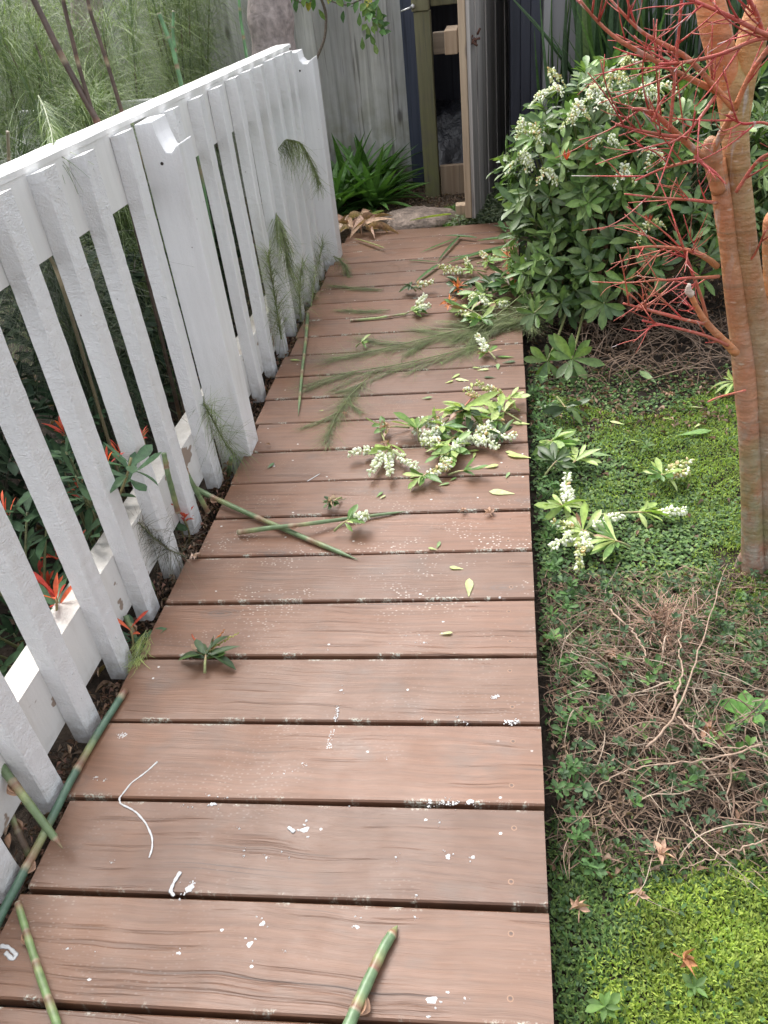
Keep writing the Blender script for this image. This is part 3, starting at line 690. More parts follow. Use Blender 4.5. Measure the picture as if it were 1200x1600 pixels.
def raceme(gf, gs, p, d, L=.07, n=22, droop=.6, size=.010, white=.7, cs=(.35, .42, .12)):
    p = np.asarray(p, float); d = _n(np.asarray(d, float)); t = np.linspace(0, 1, 8)
    pts = p + d * (L * t)[:, None] + np.array([0, 0, -1.]) * (L * droop * t ** 2)[:, None]
    if gs is not None: gs.tube(pts, .0012, cs, 4)
    b1, b2 = perp(d)
    ts = np.linspace(.12, 1, n) + rng.normal(0, .02, n); a = rng.uniform(0, 6.28, n)
    P_ = np.stack([np.interp(ts, t, pts[:, k]) for k in range(3)], 1)
    rad = np.cos(a)[:, None] * b1 + np.sin(a)[:, None] * b2
    dd = rad + np.array([0, 0, -.5]) + d * .35
    col = np.array([(.80, .80, .74) if U(0, 1) < white else ((.48, .50, .22) if U(0, 1) < .7 else (.62, .45, .25)) for _ in range(n)])
    sc = size * rng.uniform(.7, 1.15, n) * (1 - .35 * np.clip(ts, 0, 1))
    gf.inst(BELL, frames(dd, np.tile([0.1, .2, 1.], (n, 1))), P_ + rad * size * .25, np.stack([sc * .72, sc, sc * .72], 1), col)
def threads(g, pos, axis, n, L, spread=(20, 70), pal=None, w=.0018, jitter=.0):
    """n hair-like branchlets fanning from pos"""
    pal = pal or [(.10, .17, .05), (.14, .22, .06), (.07, .12, .05), (.19, .25, .09)]
    axis = _n(np.asarray(axis, float)); b1, b2 = perp(axis); a = rng.uniform(0, 6.28, n); th_ = np.radians(rng.uniform(*spread, n))
    r = np.cos(a)[:, None] * b1 + np.sin(a)[:, None] * b2
    d = axis * np.cos(th_)[:, None] + r * np.sin(th_)[:, None]
    up = np.tile([0, 0, 1.], (n, 1)) + rng.normal(0, .25, (n, 3)); l = L * rng.uniform(.45, 1.1, n)
    col = np.array([pal[k] for k in rng.integers(len(pal), size=n)]) * rng.uniform(.8, 1.2, (n, 1))
    P_ = np.asarray(pos, float) + rng.normal(0, jitter, (n, 3)) if jitter else np.tile(pos, (n, 1))
    which = rng.integers(len(RB), size=n)
    for k in range(len(RB)):
        m = which == k
        if m.any(): g.inst(RB[k], frames(d[m], up[m]), P_[m], np.stack([np.full(m.sum(), w), l[m], l[m]], 1), col[m])
def bezier(p, n=12):
    p = np.asarray(p, float); t = np.linspace(0, len(p) - 1, n); q = np.stack([np.interp(t, range(len(p)), p[:, k]) for k in range(3)], 1)
    for _ in range(3): q[1:-1] = (q[:-2] + 2 * q[1:-1] + q[2:]) / 4
    return q
CG, CR, CY, CT = (.13, .19, .09), (.20, .095, .065), (.22, .25, .11), (.27, .22, .14)
def cane(label, pts, r0, r1, nodes=5, group='green and pink cane cuttings', base=CG, tip=True, name='cane_cutting', hue=1.0, parent=None, plain=False):
    """a jointed green cane with pinkish sheaths at its nodes"""
    r0 *= .8; r1 *= .8; q = bezier(pts, 64); t = np.linspace(0, 1, len(q)); ph = (t * nodes) % 1.0
    cols = []; rad = []
    for ti, p_ in zip(t, ph):
        c = np.array(base) * hue
        wob = .04 * math.sin(ti * 19)
        if p_ < .05: c = np.array(CT)
        elif p_ < .26 + wob: c = np.array(CR) * (1 - (p_ - .05) / .25) + np.array(CY) * ((p_ - .05) / .25)
        elif p_ < .5: c = np.array(CY) * (1 - (p_ - .26) / .24) + np.array(base) * hue * ((p_ - .26) / .24)
        if plain and p_ >= .1: c = np.array(base) * (.9 + .2 * math.sin(ti * 31))
        cols.append(c * (1 + .12 * math.sin(ti * 57) * math.sin(ti * 23))); rad.append((r0 + (r1 - r0) * ti) * (1.10 if p_ < .04 else 1.0) * (1 + .03 * math.sin(ti * 41)))
    if tip: rad[-6:] = [rad[-7] * (1 - k / 6.5) for k in range(1, 7)]
    root = thing(name, label, 'cane', q[0], group) if parent is None else parent
    g = G(); g.tube(q, rad, np.array(cols), 10); g.build('stalk', M_CANE, root)
    cut = G(); d = _n(q[0] - q[1]); cut.tube([q[0] + d * .0005, q[0] + d * .002], [rad[0] * .85, rad[0] * .8], (.62, .62, .48), 10); cut.build('cut_end', M_PETAL, root)
    sh = G(); k = int(len(q) / nodes); d = _n(q[k + 1] - q[k]); b1, b2 = perp(d)
    sh.leaf('dry', q[k] + b1 * rad[k] * .8, d * 1.0 + b1 * .25, b1, .03 + r0 * 1.5, r0 * 1.2, (.34, .2, .13)); sh.build('node_sheath', M_DRY, root)
    return root
# ------------------------------------------------------------------ coral-bark maple
def path(pts, y0, y1=None):
    y1 = y0 if y1 is None else y1
    return np.array([PY(px, py, y0 + (y1 - y0) * i / max(1, len(pts) - 1)) for i, (px, py) in enumerate(pts)])
maple = thing('coral_bark_maple', 'bare maple with orange bark and red twigs at the right of the boardwalk', 'tree', (.76, 1.97, -.1))
ORG, OLV, GRY = np.array([.52, .21, .085]), np.array([.36, .23, .075]), np.array([.27, .16, .115])
def limb(g, pts, r, c0, c1, y0, y1=None, n=10, res=20, lump=.06):
    q = bezier(path(pts, y0, y1), res); t = np.linspace(0, 1, len(q)); rr = np.interp(t, np.linspace(0, 1, len(r)), r) * (1 + lump * np.sin(t * 23) * np.sin(t * 9 + 1))
    c = np.array([np.array(c0) * (1 - k) + np.array(c1) * k for k in t]); g.tube(q, rr, c, n); return q
g = G()
limb(g, [(1212, 945), (1206, 880), (1201, 780), (1197, 680), (1190, 580), (1173, 470), (1161, 380), (1153, 290), (1148, 200), (1146, 130), (1148, 95)], [.056, .046, .041, .038, .037, .034, .031, .029, .029,   .030, .010], GRY, OLV, 1.95, 1.97, 20, 70, .035)
limb(g, [(1172, 935), (1176, 860), (1174, 760), (1169, 660), (1161, 560), (1149, 470), (1139, 390), (1128, 310), (1119, 250)], [.040, .031, .028, .027, .026, .023, .021, .020, .019], GRY * 1.1, ORG, 1.93, 1.95, 18, 60, .05)
for (fx, fy, r) in ((1150, 905, .02), (1190, 925, .03), (1228, 930, .025)):
    limb(g, [(1180, 850), (fx + 5, fy - 30), (fx - 6, fy + 12)], [.022, r * .6, r * .35], GRY, GRY * .8, 1.94, 1.93, 10, 10)
g.build('trunk', M_BARK, maple)
g = G(); limb(g, [(1150, 290), (1146, 210), (1134, 120), (1119, 50), (1104, -20), (1085, -120)], [.006, .020, .027, .030, .029, .026], ORG * 1.05, ORG * 1.15, 1.975, 1.955, 14, 24); g.build('branch', M_BARK, maple)
g = G(); limb(g, [(1152, 280), (1152, 190), (1162, 110), (1178, 50), (1200, -20), (1235, -140)], [.012, .024, .029, .030, .03, .026], OLV * 1.2, ORG * .95, 1.97, 2.0, 14, 24); g.build('branch', M_BARK, maple)
TW, TW2 = np.array([.42, .045, .045]), np.array([.46, .11, .075])
def twigs(g, q, r, n, depth=2, L=.14, side=None):
    r = min(r, .0033)
    for k in range(n):
        i = int(U(.2, .98) * (len(q) - 1)); d = _n(q[min(i + 1, len(q) - 1)] - q[max(i - 1, 0)]); b1, b2 = perp(d)
        a = U(0, 6.28); dd = _n(d * U(.5, .9) + (b1 * math.cos(a) + b2 * math.sin(a)) * U(.35, .8)); l = L * U(.4, 1.3)
        p1 = q[i] + dd * l * .5 + rng.normal(0, .006, 3); p2 = p1 + _n(dd + rng.normal(0, .18, 3) + [0, 0, .1]) * l * .5
        s = bezier([q[i], p1, p2], 7); c = np.array([TW * U(.8, 1.2)] * 7); 
        if U(0, 1) < .10: c[5:] = (.42, .36, .36)
        g.tube(s, np.linspace(r * .65, r * .3, 7), c, 5, True)
        if depth > 1: twigs(g, s, r * .6, int(U(1, 3.4)), depth - 1, L * .5)
BR = [
 ([(1112, 236), (1130, 205), (1148, 171)], [.012, .010], ORG * 1.1, ORG, 1.90, 1.86, 0),
 ([(1148, 171), (1134, 155), (1116, 137), (1095, 110), (1074, 87), (1046, 73), (1021, 63), (1000, 49), (985, 35), (951, -4)], [.0095, .0085, .0065, .005, .003], ORG, TW2, 1.86, 1.75, 7),
 ([(1118, 142), (1085, 126), (1053, 112), (1025, 95), (997, 80), (970, 66), (948, 49), (925, 25), (906, 0)], [.0085, .007, .006, .0045, .003], ORG, TW2, 1.85, 1.70, 8),
 ([(1148, 171), (1165, 130), (1182, 100), (1205, 70)], [.009, .007, .007], ORG, TW2, 1.86, 1.8, 5),
 ([(1100, 246), (1078, 228), (1060, 210), (1042, 195), (1025, 178), (1006, 170), (988, 170)], [.011, .0085, .007, .0035], ORG * .9, TW2, 1.88, 1.78, 8),
 ([(1062, 214), (1040, 212), (1020, 208), (990, 202), (962, 194)], [.006, .004, .0025], TW2, TW, 1.82, 1.72, 5),
 ([(1046, 206), (1051, 160), (1056, 100), (1061, 45), (1066, -10)], [.005, .004, .0035], TW2, TW, 1.8, 1.77, 4),
 ([(1020, 190), (1030, 165), (1040, 150)], [.005, .003], TW2, TW, 1.8, 1.79, 1),
 ([(1120, 317), (1102, 315), (1078, 312), (1053, 311), (1018, 308), (976, 303)], [.0055, .0045, .0035, .002], TW2, TW, 1.92, 1.76, 5),
 ([(1098, 248), (1070, 254), (1032, 264), (993, 282)], [.005, .004, .0025], TW2, TW, 1.9, 1.8, 4),
 ([(1086, 243), (1100, 258), (1118, 270), (1134, 288)], [.006, .005, .003], TW, TW, 1.87, 1.83, 1),
 ([(1120, 416), (1106, 404), (1083, 392), (1057, 388), (1020, 384), (985, 388)], [.011, .009, .006, .004, .0025], ORG, TW2, 1.93, 1.78, 9),
 ([(1123, 432), (1100, 434), (1074, 434), (1045, 438), (1014, 438)], [.006, .005, .004, .0025], TW2, TW, 1.92, 1.8, 7),
 ([(1105, 500), (1098, 470), (1085, 435), (1070, 395), (1060, 365)], [.006, .005, .0035], TW2, TW, 1.9, 1.85, 6),
 ([(1150, 552), (1128, 530), (1110, 512), (1098, 498), (1086, 475), (1077, 456)], [.0145, .012, .010, .009], ORG * 1.15, ORG * 1.2, 1.90, 1.82, 3),
 ([(1100, 506), (1072, 500), (1046, 494), (1010, 484), (974, 474)], [.006, .0045, .003], TW2, TW, 1.85, 1.75, 5),
 ([(1137, 540), (1112, 528), (1088, 520), (1046, 510), (1004, 501)], [.006, .005, .003], TW2, TW, 1.88, 1.76, 4),
 ([(1150, 300), (1175, 262), (1190, 245), (1215, 235)], [.006, .004], TW2, TW, 1.9, 1.85, 4),
 ([(1160, 420), (1180, 398), (1196, 360)], [.004, .003], TW, TW, 1.95, 1.9, 2),
 ([(1118, 150), (1090, 190), (1070, 212), (1045, 225)], [.005, .004, .003], TW2, TW, 1.84, 1.78, 4),
 ([(1230, 60), (1195, 55), (1150, 30), (1110, 12), (1070, -4)], [.007, .006, .005, .004], TW2, TW, 1.82, 1.74, 7),
 ([(1220, 58), (1180, 60), (1130, 85), (1070, 98), (1030, 100)], [.006, .005, .003], TW2, TW, 1.82, 1.74, 6),
 ([(1195, 60), (1182, 20), (1165, -10)], [.006, .005], TW2, TW, 1.82, 1.78, 3),
 ([(1215, 200), (1190, 190), (1160, 195), (1135, 180)], [.004, .003], TW, TW, 1.84, 1.8, 4),
 ([(1165, 610), (1140, 616), (1118, 622), (1106, 628)], [.004, .003], TW2, TW, 1.9, 1.86, 0)]
for (pts, r, c0, c1, ya, yb, nt_) in BR:
    r = [x_ * .72 for x_ in r]; g = G(); q = limb(g, pts, r, c0, c1, ya, yb, 8, 18, .05); twigs(g, q, r[-1] * 1.1 + .001, nt_); g.build('branch', M_BARK, maple)
g = G()
q0 = PY(1110, 232, 1.90); th_ = np.linspace(0, math.pi, 7)
limb(g, [(1124, 300), (1117, 272), (1112, 245), (1110, 226), (1112, 216)], [.015, .018, .021, .019, .008], ORG * .9, np.array([.36, .2, .12]), 1.93, 1.90, 14, 16, .1); g.build('branch_stub', M_BARK, maple)
g = G(); limb(g, [(1080, 460), (1074, 456), (1077, 444)], [.0095, .008, .004], (.6, .5, .42), (.6, .5, .42), 1.82, 1.81, 7, 7); g.build('broken_stub', M_BARK, maple)

t2 = thing('maple_stem', 'orange bare stem cut off by the right edge beyond the maple', 'tree', (1.05, 2.75, -.1))
g = G(); limb(g, [(1222, 720), (1212, 560), (1206, 470), (1203, 400), (1204, 345), (1208, 330)], [.03, .026, .024, .024, .026, .012], ORG * .8, ORG * 1.2, 2.75, 2.75, 12, 24); g.build('trunk', M_BARK, t2)

# ------------------------------------------------------------------ pieris bush
bush = thing('pieris_bush', 'leafy pieris bush with drooping white flower clusters beside the gate', 'bush', (.5, 4.1, -.11))
ELL = [((.40, 4.02, .60), (.40, .42, .44)), ((.82, 4.12, .46), (.48, .46, .50)), ((.24, 3.90, .20), (.24, .34, .30)), ((.62, 3.85, .28), (.40, .36, .28))]
GP = [(.085, .15, .045), (.11, .185, .055), (.065, .12, .045), (.15, .225, .075), (.11, .165, .075)]
def inside(p, k):
    for j, (c, r) in enumerate(ELL):
        if j != k and sum(((p[i] - c[i]) / r[i]) ** 2 for i in range(3)) < .72: return True
    return False
leafg = G(); stemg = G(); tips = []
root_p = np.array([.5, 4.12, -.1])
for k, (c, r) in enumerate(ELL):
    c = np.array(c); r = np.array(r); cnt = [140, 140, 60, 55][k]
    for _ in range(cnt):
        d = _n(rng.normal(0, 1, 3)); 
        if d[1] > .55: d[1] *= -1
        p = c + d * r * U(.80, 1.06)
        if p[2] < .0 or inside(p, k): continue
        if p[0] > .62 and p[2] < .22 and U(0, 1) < .75: continue
        ax = _n(d / r * .4 + np.array([0, -.15, .75])); tips.append((p, ax))
        rosette(leafg, p, ax, int(U(7, 13)), U(.075, .125), GP if U(0, 1) < .8 else LG, (35, 88), .30)
        b0 = root_p + rng.normal(0, .06, 3) * [1, 1, 0]; mid = (b0 + p) / 2 + rng.normal(0, .05, 3) + [0, 0, -.03]
        stemg.tube(bezier([b0, mid, p - ax * .08, p], 9), np.linspace(.008, .0028, 9), np.array([(.17, .11, .07)] * 5 + [(.16, .19, .07)] * 4), 5)
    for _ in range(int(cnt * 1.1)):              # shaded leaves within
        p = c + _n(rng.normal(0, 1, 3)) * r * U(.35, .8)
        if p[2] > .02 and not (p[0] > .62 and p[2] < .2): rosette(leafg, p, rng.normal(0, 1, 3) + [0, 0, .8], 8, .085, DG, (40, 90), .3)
for k in range(9):
    a = U(-1, 1); p = np.array([.35 + U(-.1, .55), 3.95 + U(-.2, .2), -.12]); s = p + [U(-.1, .1), U(-.1, .1), .55]
    stemg.tube(bezier([p, (p + s) / 2 + rng.normal(0, .04, 3), s], 10), np.linspace(.014, .008, 10), (.19, .10, .065), 7)
# low branches leaning over soil and deck edge
for (bx, by, bz, tx, ty, tz, L) in ((.4, 3.9, .1, .27, 3.18, .02, .14), (.3, 3.8, .2, .12, 3.45, .12, .10), (.3, 3.9, .2, .10, 3.75, .22, .09), (.5, 3.8, .2, .42, 3.45, .15, .11), (.3, 3.7, .1, .17, 3.25, -.02, .10), (.55, 3.9, .3, .36, 3.55, .26, .11), (.3, 3.9, .3, .03, 3.9, .33, .09), (.3, 4.0, .2, .04, 4.1, .15, .09), (.3, 3.9, .1, .02, 3.95, .05, .09), (.3, 4.0, .3, .02, 4.2, .45, .09)):
    t_ = np.array([tx, ty, tz]); b0 = np.array([bx, by, bz]); stemg.tube(bezier([b0, (b0 + t_) / 2 + [0, 0, -.04], t_], 10), np.linspace(.008, .004, 10), (.15, .16, .06), 6)
    rosette(leafg, t_, _n(t_ - b0) + [0, -.1, .6], 11, L, GP, (45, 85), .32)
leafg.build('foliage', M_LEAF, bush); stemg.build('stems', M_STEM, bush)
fpix = [(858, 125), (870, 150), (852, 160), (822, 200), (828, 215), (930, 150), (948, 155), (938, 172), (898, 190), (905, 175), (1010, 150), (1035, 140), (985, 105), (1020, 245), (975, 270), (945, 225), (1015, 360), (815, 250), (850, 275), (812, 262), (960, 130)]
def front_point(px, py):
    o = np.array([0, 0, CAMH]); d = _n(ray(px, py)); best = None
    for (c, r) in ELL:
        oc = (o - np.array(c)) / (np.array(r) * 1.07); dd = d / (np.array(r) * 1.07); a = dd @ dd; b = 2 * oc @ dd; cc = oc @ oc - 1; D = b * b - 4 * a * cc
        if D > 0:
            t = (-b - math.sqrt(D)) / (2 * a)
            if best is None or t < best: best = t
    if best is None: best = 4.0 / d[1]
    return o + d * best
for i, (px, py) in enumerate(fpix):
    p = front_point(px, py) + [0, 0, .03]; g = G(); wh = .75 if i % 4 else .35
    for k in range(int(U(3, 6))): raceme(g, g, p + rng.normal(0, .006, 3), [U(-1, 1), U(-1, .3), U(-.2, .5)], U(.045, .075), 24, U(.6, 1.1), .0155, wh)
    g.build('flower_cluster', M_PETAL, bush)
for (px, py) in ((920, 240), (885, 250), (1012, 350)):
    p = front_point(px, py); g = G()
    for k in range(6): a = k * 1.05; g.leaf('la0', p, [math.cos(a) * .5, math.sin(a) * .5, .9], [math.cos(a), math.sin(a), -.3], .045, .010, pick(RED))
    g.flush(); g.build('new_growth', M_SOFT, bush)

sh2 = thing('evergreen_shrub', 'dark evergreen shrub behind the maple trunk at the right edge', 'bush', (1.45, 4.2, -.1))
g = G(); s = G()
for _ in range(170):
    d = _n(rng.normal(0, 1, 3)); p = np.array([1.5, 4.25, .5]) + d * [.48, .5, .62] * U(.5, 1)
    if p[2] < -.02: continue
    rosette(g, p, d * .5 + np.array([0, -.2, .7]), 9, U(.08, .11), DG + GP[:2], (35, 85), .32)
    s.tube(bezier([[1.45, 4.25, -.1], (p + [1.45, 4.25, -.1]) / 2 + rng.normal(0, .05, 3), p], 7), np.linspace(.009, .003, 7), (.12, .09, .06), 5)
g.build('foliage', M_LEAF, sh2); s.build('stems', M_STEM, sh2)

# ------------------------------------------------------------------ flax
for (cx, cy, n_, lab) in ((.62, 5.15, 190, 'tall flax with long upright green blades against the grey shed wall'), (1.25, 5.1, 140, 'dense dark flax clump to the right behind the maple branches')):
    fx = thing('flax_plant', lab, 'plant', (cx, cy, -.08), 'flax clumps behind the bush'); g = G()
    for k in range(n_):
        a = U(0, 6.28); lean = U(.03, .38); rr_ = U(.03, .28); p = np.array([cx + rr_ * math.cos(a), cy + rr_ * .4 * math.sin(a), -.08]); dd = np.array([math.cos(a) * lean, math.sin(a) * lean * .5 - .03, 1.])
        g.leaf('st0' if U(0, 1) < .75 else 'st1', p, dd, [math.cos(a + U(-.6, .6)), math.sin(a), -.1], U(1.0, 1.6), U(.034, .055), np.array([.05, .095, .04]) * U(.6, 1.4) + ([.03, .02, 0] if U(0, 1) < .1 else [0, 0, 0]))
    g.build('blades', M_SOFT, fx)

# ------------------------------------------------------------------ bromeliads, vine, trees at the back left
for (cx, cy, s, n_, lab) in ((-1.15, 6.12, .50, 30, 'largest green strap-leaved clump against the grey palings'), (-.93, 5.88, .40, 26, 'strap-leaved plant nearest the flat stone'), (-1.22, 5.72, .42, 28, 'strap-leaved plant touching the end of the white fence'), (-1.0, 6.25, .42, 24, 'paler strap-leaved plant tucked behind against the palings')):
    b = thing('bromeliad', lab, 'plant', (cx, cy, -.03), 'strap-leaved plants in the corner'); g = G(); s *= 1.18; n_ += 14
    for k in range(n_):
        a = k * 2.399 + U(-.2, .2); e = U(.25, 1.0) ** .8 * 1.0; el = math.radians(82 - 50 * (1 - k / n_) - U(0, 10))
        d = [math.cos(a) * math.cos(el), math.sin(a) * math.cos(el), math.sin(el)]
        g.leaf('st1' if k % 3 else 'st0', [cx, cy, -.05], d, [-math.cos(a) * math.sin(el), -math.sin(a) * math.sin(el), math.cos(el)], s * U(.75, 1.1), U(.055, .08), np.array([.085, .18, .045]) * U(.7, 1.6))
    g.build('leaves', M_LEAF, b)
vine = thing('climbing_vine', 'leafy vine hanging over the top of the grey paling fence', 'vine', PY(480, -20, 6.3), None)
g = G(); sg = G()
q = bezier([PY(430, -30, 6.3), PY(470, 8, 6.25), PY(500, -5, 6.25), PY(540, 10, 6.2), PY(575, -5, 6.15), PY(578, 20, 6.1), PY(588, 48, 6.1)], 40); sg.tube(q, np.linspace(.006, .003, 40), (.13, .1, .07), 5)
sg.tube(bezier([PY(497, -15, 6.3), PY(510, 20, 6.35), PY(508, 60, 6.35), PY(492, 98, 6.35), PY(480, 120, 6.35)], 24), .010, (.20, .16, .13), 7)
sg.tube(bezier([PY(450, 5, 6.35), PY(458, 40, 6.38), PY(452, 75, 6.4), PY(470, 90, 6.4)], 24), .005, (.10, .08, .07), 5)
for k in range(95):
    i = int(U(0, 40)) % 40; p = q[i] + rng.normal(0, .035, 3) + [0, 0, .03]
    g.leaf('la0', p, [U(-1, 1), U(-1, .1), U(-1, .3)], [U(-.4, .4), -1, .8], U(.05, .085), U(.03, .048), pick([(.06, .14, .035), (.09, .2, .05), (.16, .26, .06)]) if U(0, 1) < .92 else np.array([.45, .42, .08]))
for (px, py) in ((562, 20), (572, 36), (582, 30), (578, 52), (592, 12), (598, 24), (584, 66), (566, 58), (590, 8)): g.leaf('ob0', PY(px, py, 6.1), [U(-.5, .5), -.3, -1], [0, -1, .4], .075, .034, pick(LG))
g.build('leaves', M_SOFT, vine); sg.build('stem', M_STEM, vine)
def trunk_thing(lab, pts, r, y, col, name='tree'):
    t = thing(name, lab, 'tree', PY(*pts[0], y) * [1, 1, 0] + [0, 0, -.1]); g = G(); q = bezier(np.concatenate([[PY(*pts[0], y) * [1, 1, 0] + [0, 0, -.12]], path(pts, y)]), 30)
    g.tube(q, np.linspace(r * 1.15, r, 30) * (1 + .05 * np.sin(np.arange(30) * .9)), np.array([col] * 30) * (1 + .1 * np.sin(np.arange(30) * 1.3))[:, None], 18); g.build('trunk', M_TRUNK, t); return t
M_TRUNK = mat_simple('grey_bark', (.30, .25, .235), .85, .35, 26, .8, .015)
trunk_thing('pinkish grey tree trunk rising behind the far end of the white fence', [(432, 110), (424, 40), (418, -30), (412, -160)], .118, 5.15, (.3, .25, .23))
trunk_thing('slim grey trunk among the feathery green stems near the top left', [(160, 190), (148, 110), (138, 30), (130, -60), (120, -200)], .085, 4.9, (.3, .25, .23))
trunk_thing('slender pale trunk leaning at the far top left corner', [(100, 170), (72, 90), (48, 0), (25, -120)], .05, 5.3, (.3, .25, .23))
wf = thing('white_board_fence', 'distant white board glimpsed through feathery stems behind the fence', 'fence', (-1.9, 4.0, 0))
for (a, b_) in ((20, 150), (166, 246)):
    p = PY(a, 168, 4.0); q_ = PY(b_, 160, 4.0); g = G(); g.box((p[0], 4.0, .62), (q_[0], 4.03, PY(200, 158, 4.0)[2]), (.8,) * 3, None, .004); g.build('board', M_PAINTS, wf, False)
g = G(); g.box((-1.9, 4.035, -.12), (-1.83, 4.1, .8), (.8,) * 3); g.build('post', M_PAINTS, wf, False)

# ------------------------------------------------------------------ restio (feathery rush) clumps behind the fence
def restio(cx, cy, lab, ncane, h, dens=1.0, L=.34, pal=None, lean=.25):
    t = thing('feathery_rush', lab, 'plant', (cx, cy, -.1), 'feathery rushes behind the white fence'); fg = G()
    for k in range(ncane):
        a = U(0, 6.28); ll = U(.05, lean); hh = h * U(.75, 1.1); top = np.array([cx + math.cos(a) * ll * hh, cy + math.sin(a) * ll * hh, -.1 + hh])
        if top[0] > -1.22: top[0] = -1.22 - U(0, .15)
        b0 = np.array([cx + U(-.09, .09), cy + U(-.09, .09), -.12]); q = bezier([b0, b0 * .6 + top * .4 + [0, 0, .12], top], 40)
        cols = np.array([(.12, .075, .06) if (i % 9) < 2 else ((.085, .11, .06) if i < 30 else (.13, .19, .08)) for i in range(40)])
        g = G(); g.tube(q, np.linspace(.010, .004, 40), cols, 7); g.build('cane', M_CANE, t)
        for i in range(5, 40, 2):
            n_ = int((70 if i > 14 else 44) * dens); ax = _n(q[min(i + 1, 39)] - q[i - 1]); threads(fg, q[i], ax, n_, L * U(.8, 1.25) * (1.0 if i < 34 else .8), (18, 88), pal, .0024, .02)
    V = None
    fg.build('foliage', M_THREAD, t); return t
PALB = [(.12, .18, .065), (.165, .23, .08), (.08, .125, .05), (.23, .28, .13), (.19, .235, .10)]
PALD = [(.025, .045, .018), (.035, .06, .022), (.02, .035, .016), (.05, .075, .03)]  # darker copy of the rush greens, shade put into the colour
for (cx, cy, lab, n_, h, de, L, pal) in (
    (-1.62, 3.35, 'bright feathery rush clump arching over the middle of the white cap rail', 5, 1.55, 1.0, .36, PALB),
    (-1.85, 4.1, 'feathery green rush seen above the far half of the cap rail', 5, 1.6, 1.0, .38, PALB),
    (-2.25, 3.55, 'grey green feathery rush at the left edge above the cap rail', 5, 1.75, 1.0, .38, PALB),
    (-2.0, 5.25, 'tall feathery rush between the grey trunks at the back', 5, 1.8, .9, .40, PALB),
    (-2.05, 4.75, 'feathery rush just left of the pinkish grey trunk', 4, 1.35, .9, .36, PALB),
    (-2.75, 4.7, 'feathery rush furthest to the left behind the garden', 6, 1.9, .9, .42, PALB),
    (-2.9, 5.8, 'feathery rush in front of the palings at the top left corner', 5, 2.0, .8, .45, PALB),
    (-2.2, 6.0, 'feathery rush in front of the palings behind the slim grey trunk', 5, 1.9, .8, .42, PALB),
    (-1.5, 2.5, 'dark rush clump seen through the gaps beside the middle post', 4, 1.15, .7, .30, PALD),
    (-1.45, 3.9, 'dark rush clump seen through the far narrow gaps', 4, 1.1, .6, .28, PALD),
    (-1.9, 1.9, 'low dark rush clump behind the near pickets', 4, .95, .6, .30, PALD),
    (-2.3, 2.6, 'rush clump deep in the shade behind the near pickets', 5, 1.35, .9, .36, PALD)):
    restio(cx, cy, lab, n_, h, de, L, pal)
for i, (pts, r, y, lab) in enumerate((([(215, 300), (155, 195), (100, 95), (48, -10), (20, -90)], .017, 2.9, 'thick dark reddish cane leaning up to the top left corner'),
                    ([(190, 260), (150, 195), (122, 100), (98, 0), (90, -90)], .011, 2.9, 'thin dark cane just right of the thick reddish one'),
                    ([(215, 230), (192, 180), (168, 100), (140, 15), (125, -60)], .011, 3.1, 'dark cane forking in front of the slim grey trunk'),
                    ([(292, 200), (283, 130), (268, 70), (248, 20)], .012, 3.3, 'cut cane with pale tip standing above the cap rail'),
                    ([(300, 190), (276, 100), (270, 50), (271, 17)], .009, 3.5, 'green cane with brown cut tip beside the pale tipped one'),
                    ([(392, 130), (384, 80), (376, 30), (370, -40)], .011, 4.2, 'bright green cane left of the pinkish grey trunk'),
                    ([(90, 420), (30, 330), (10, 280), (14, 250), (12, 205)], .007, 2.0, 'thin tan seed stalk at the left edge over the cap rail'))):
    q = path(pts, y); q = np.concatenate([[[q[0][0] - .05, q[0][1], -.12]], q]); 
    cane(lab, q, r * .95, r * .7, 5, plain=True, group= 'standing canes behind the fence', base=(.10, .065, .05) if i in (0, 1, 2) else ((.12, .10, .055) if i == 6 else (.13, .26, .12)), tip=False, name='standing_cane')

# red-tipped pieris seedlings behind and through the fence
def red_pieris(pos, lab, n=14, H=.5, R=.2, redn=3):
    t = thing('red_tipped_pieris', lab, 'plant', pos, 'young pieris with red tips along the fence'); g = G(); s = G(); rd = []
    pos = np.array(pos, float)
    for k in range(n):
        p = pos + [U(-R, R) * .6, U(-R, R), U(.12, H)]; ax = [U(-.3, .4), U(-.4, .2), 1]
        s.tube(bezier([pos, (pos + p) / 2 + rng.normal(0, .02, 3), p], 7), np.linspace(.006, .003, 7), (.13, .14, .06), 5)
        rosette(g, p, ax, 9, U(.08, .12), [(.022, .05, .022), (.018, .04, .02), (.03, .06, .028)], (45, 88), .27)  # leaf greens darkened to carry the shade behind the fence
        if k < redn: rd.append((p, ax))
    g.build('foliage', M_DARKLEAF, t); s.build('stems', M_STEM, t)
    for p, ax in rd:
        r = G(); rosette(r, p + [0, 0, .02], ax, 8, .07, RED, (15, 60), .2, ('la0', 'ob0')); r.build('new_growth', M_SOFT, t)
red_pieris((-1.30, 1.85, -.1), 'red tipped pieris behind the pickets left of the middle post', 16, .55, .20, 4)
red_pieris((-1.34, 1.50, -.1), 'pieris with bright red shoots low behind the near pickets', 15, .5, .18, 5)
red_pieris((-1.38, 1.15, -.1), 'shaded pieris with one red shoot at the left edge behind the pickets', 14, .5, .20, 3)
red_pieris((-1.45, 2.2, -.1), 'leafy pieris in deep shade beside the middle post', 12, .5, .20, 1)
red_pieris((-1.5, .9, -.1), 'shade darkened pieris low at the left edge behind the pickets', 12, .6, .22, 1)
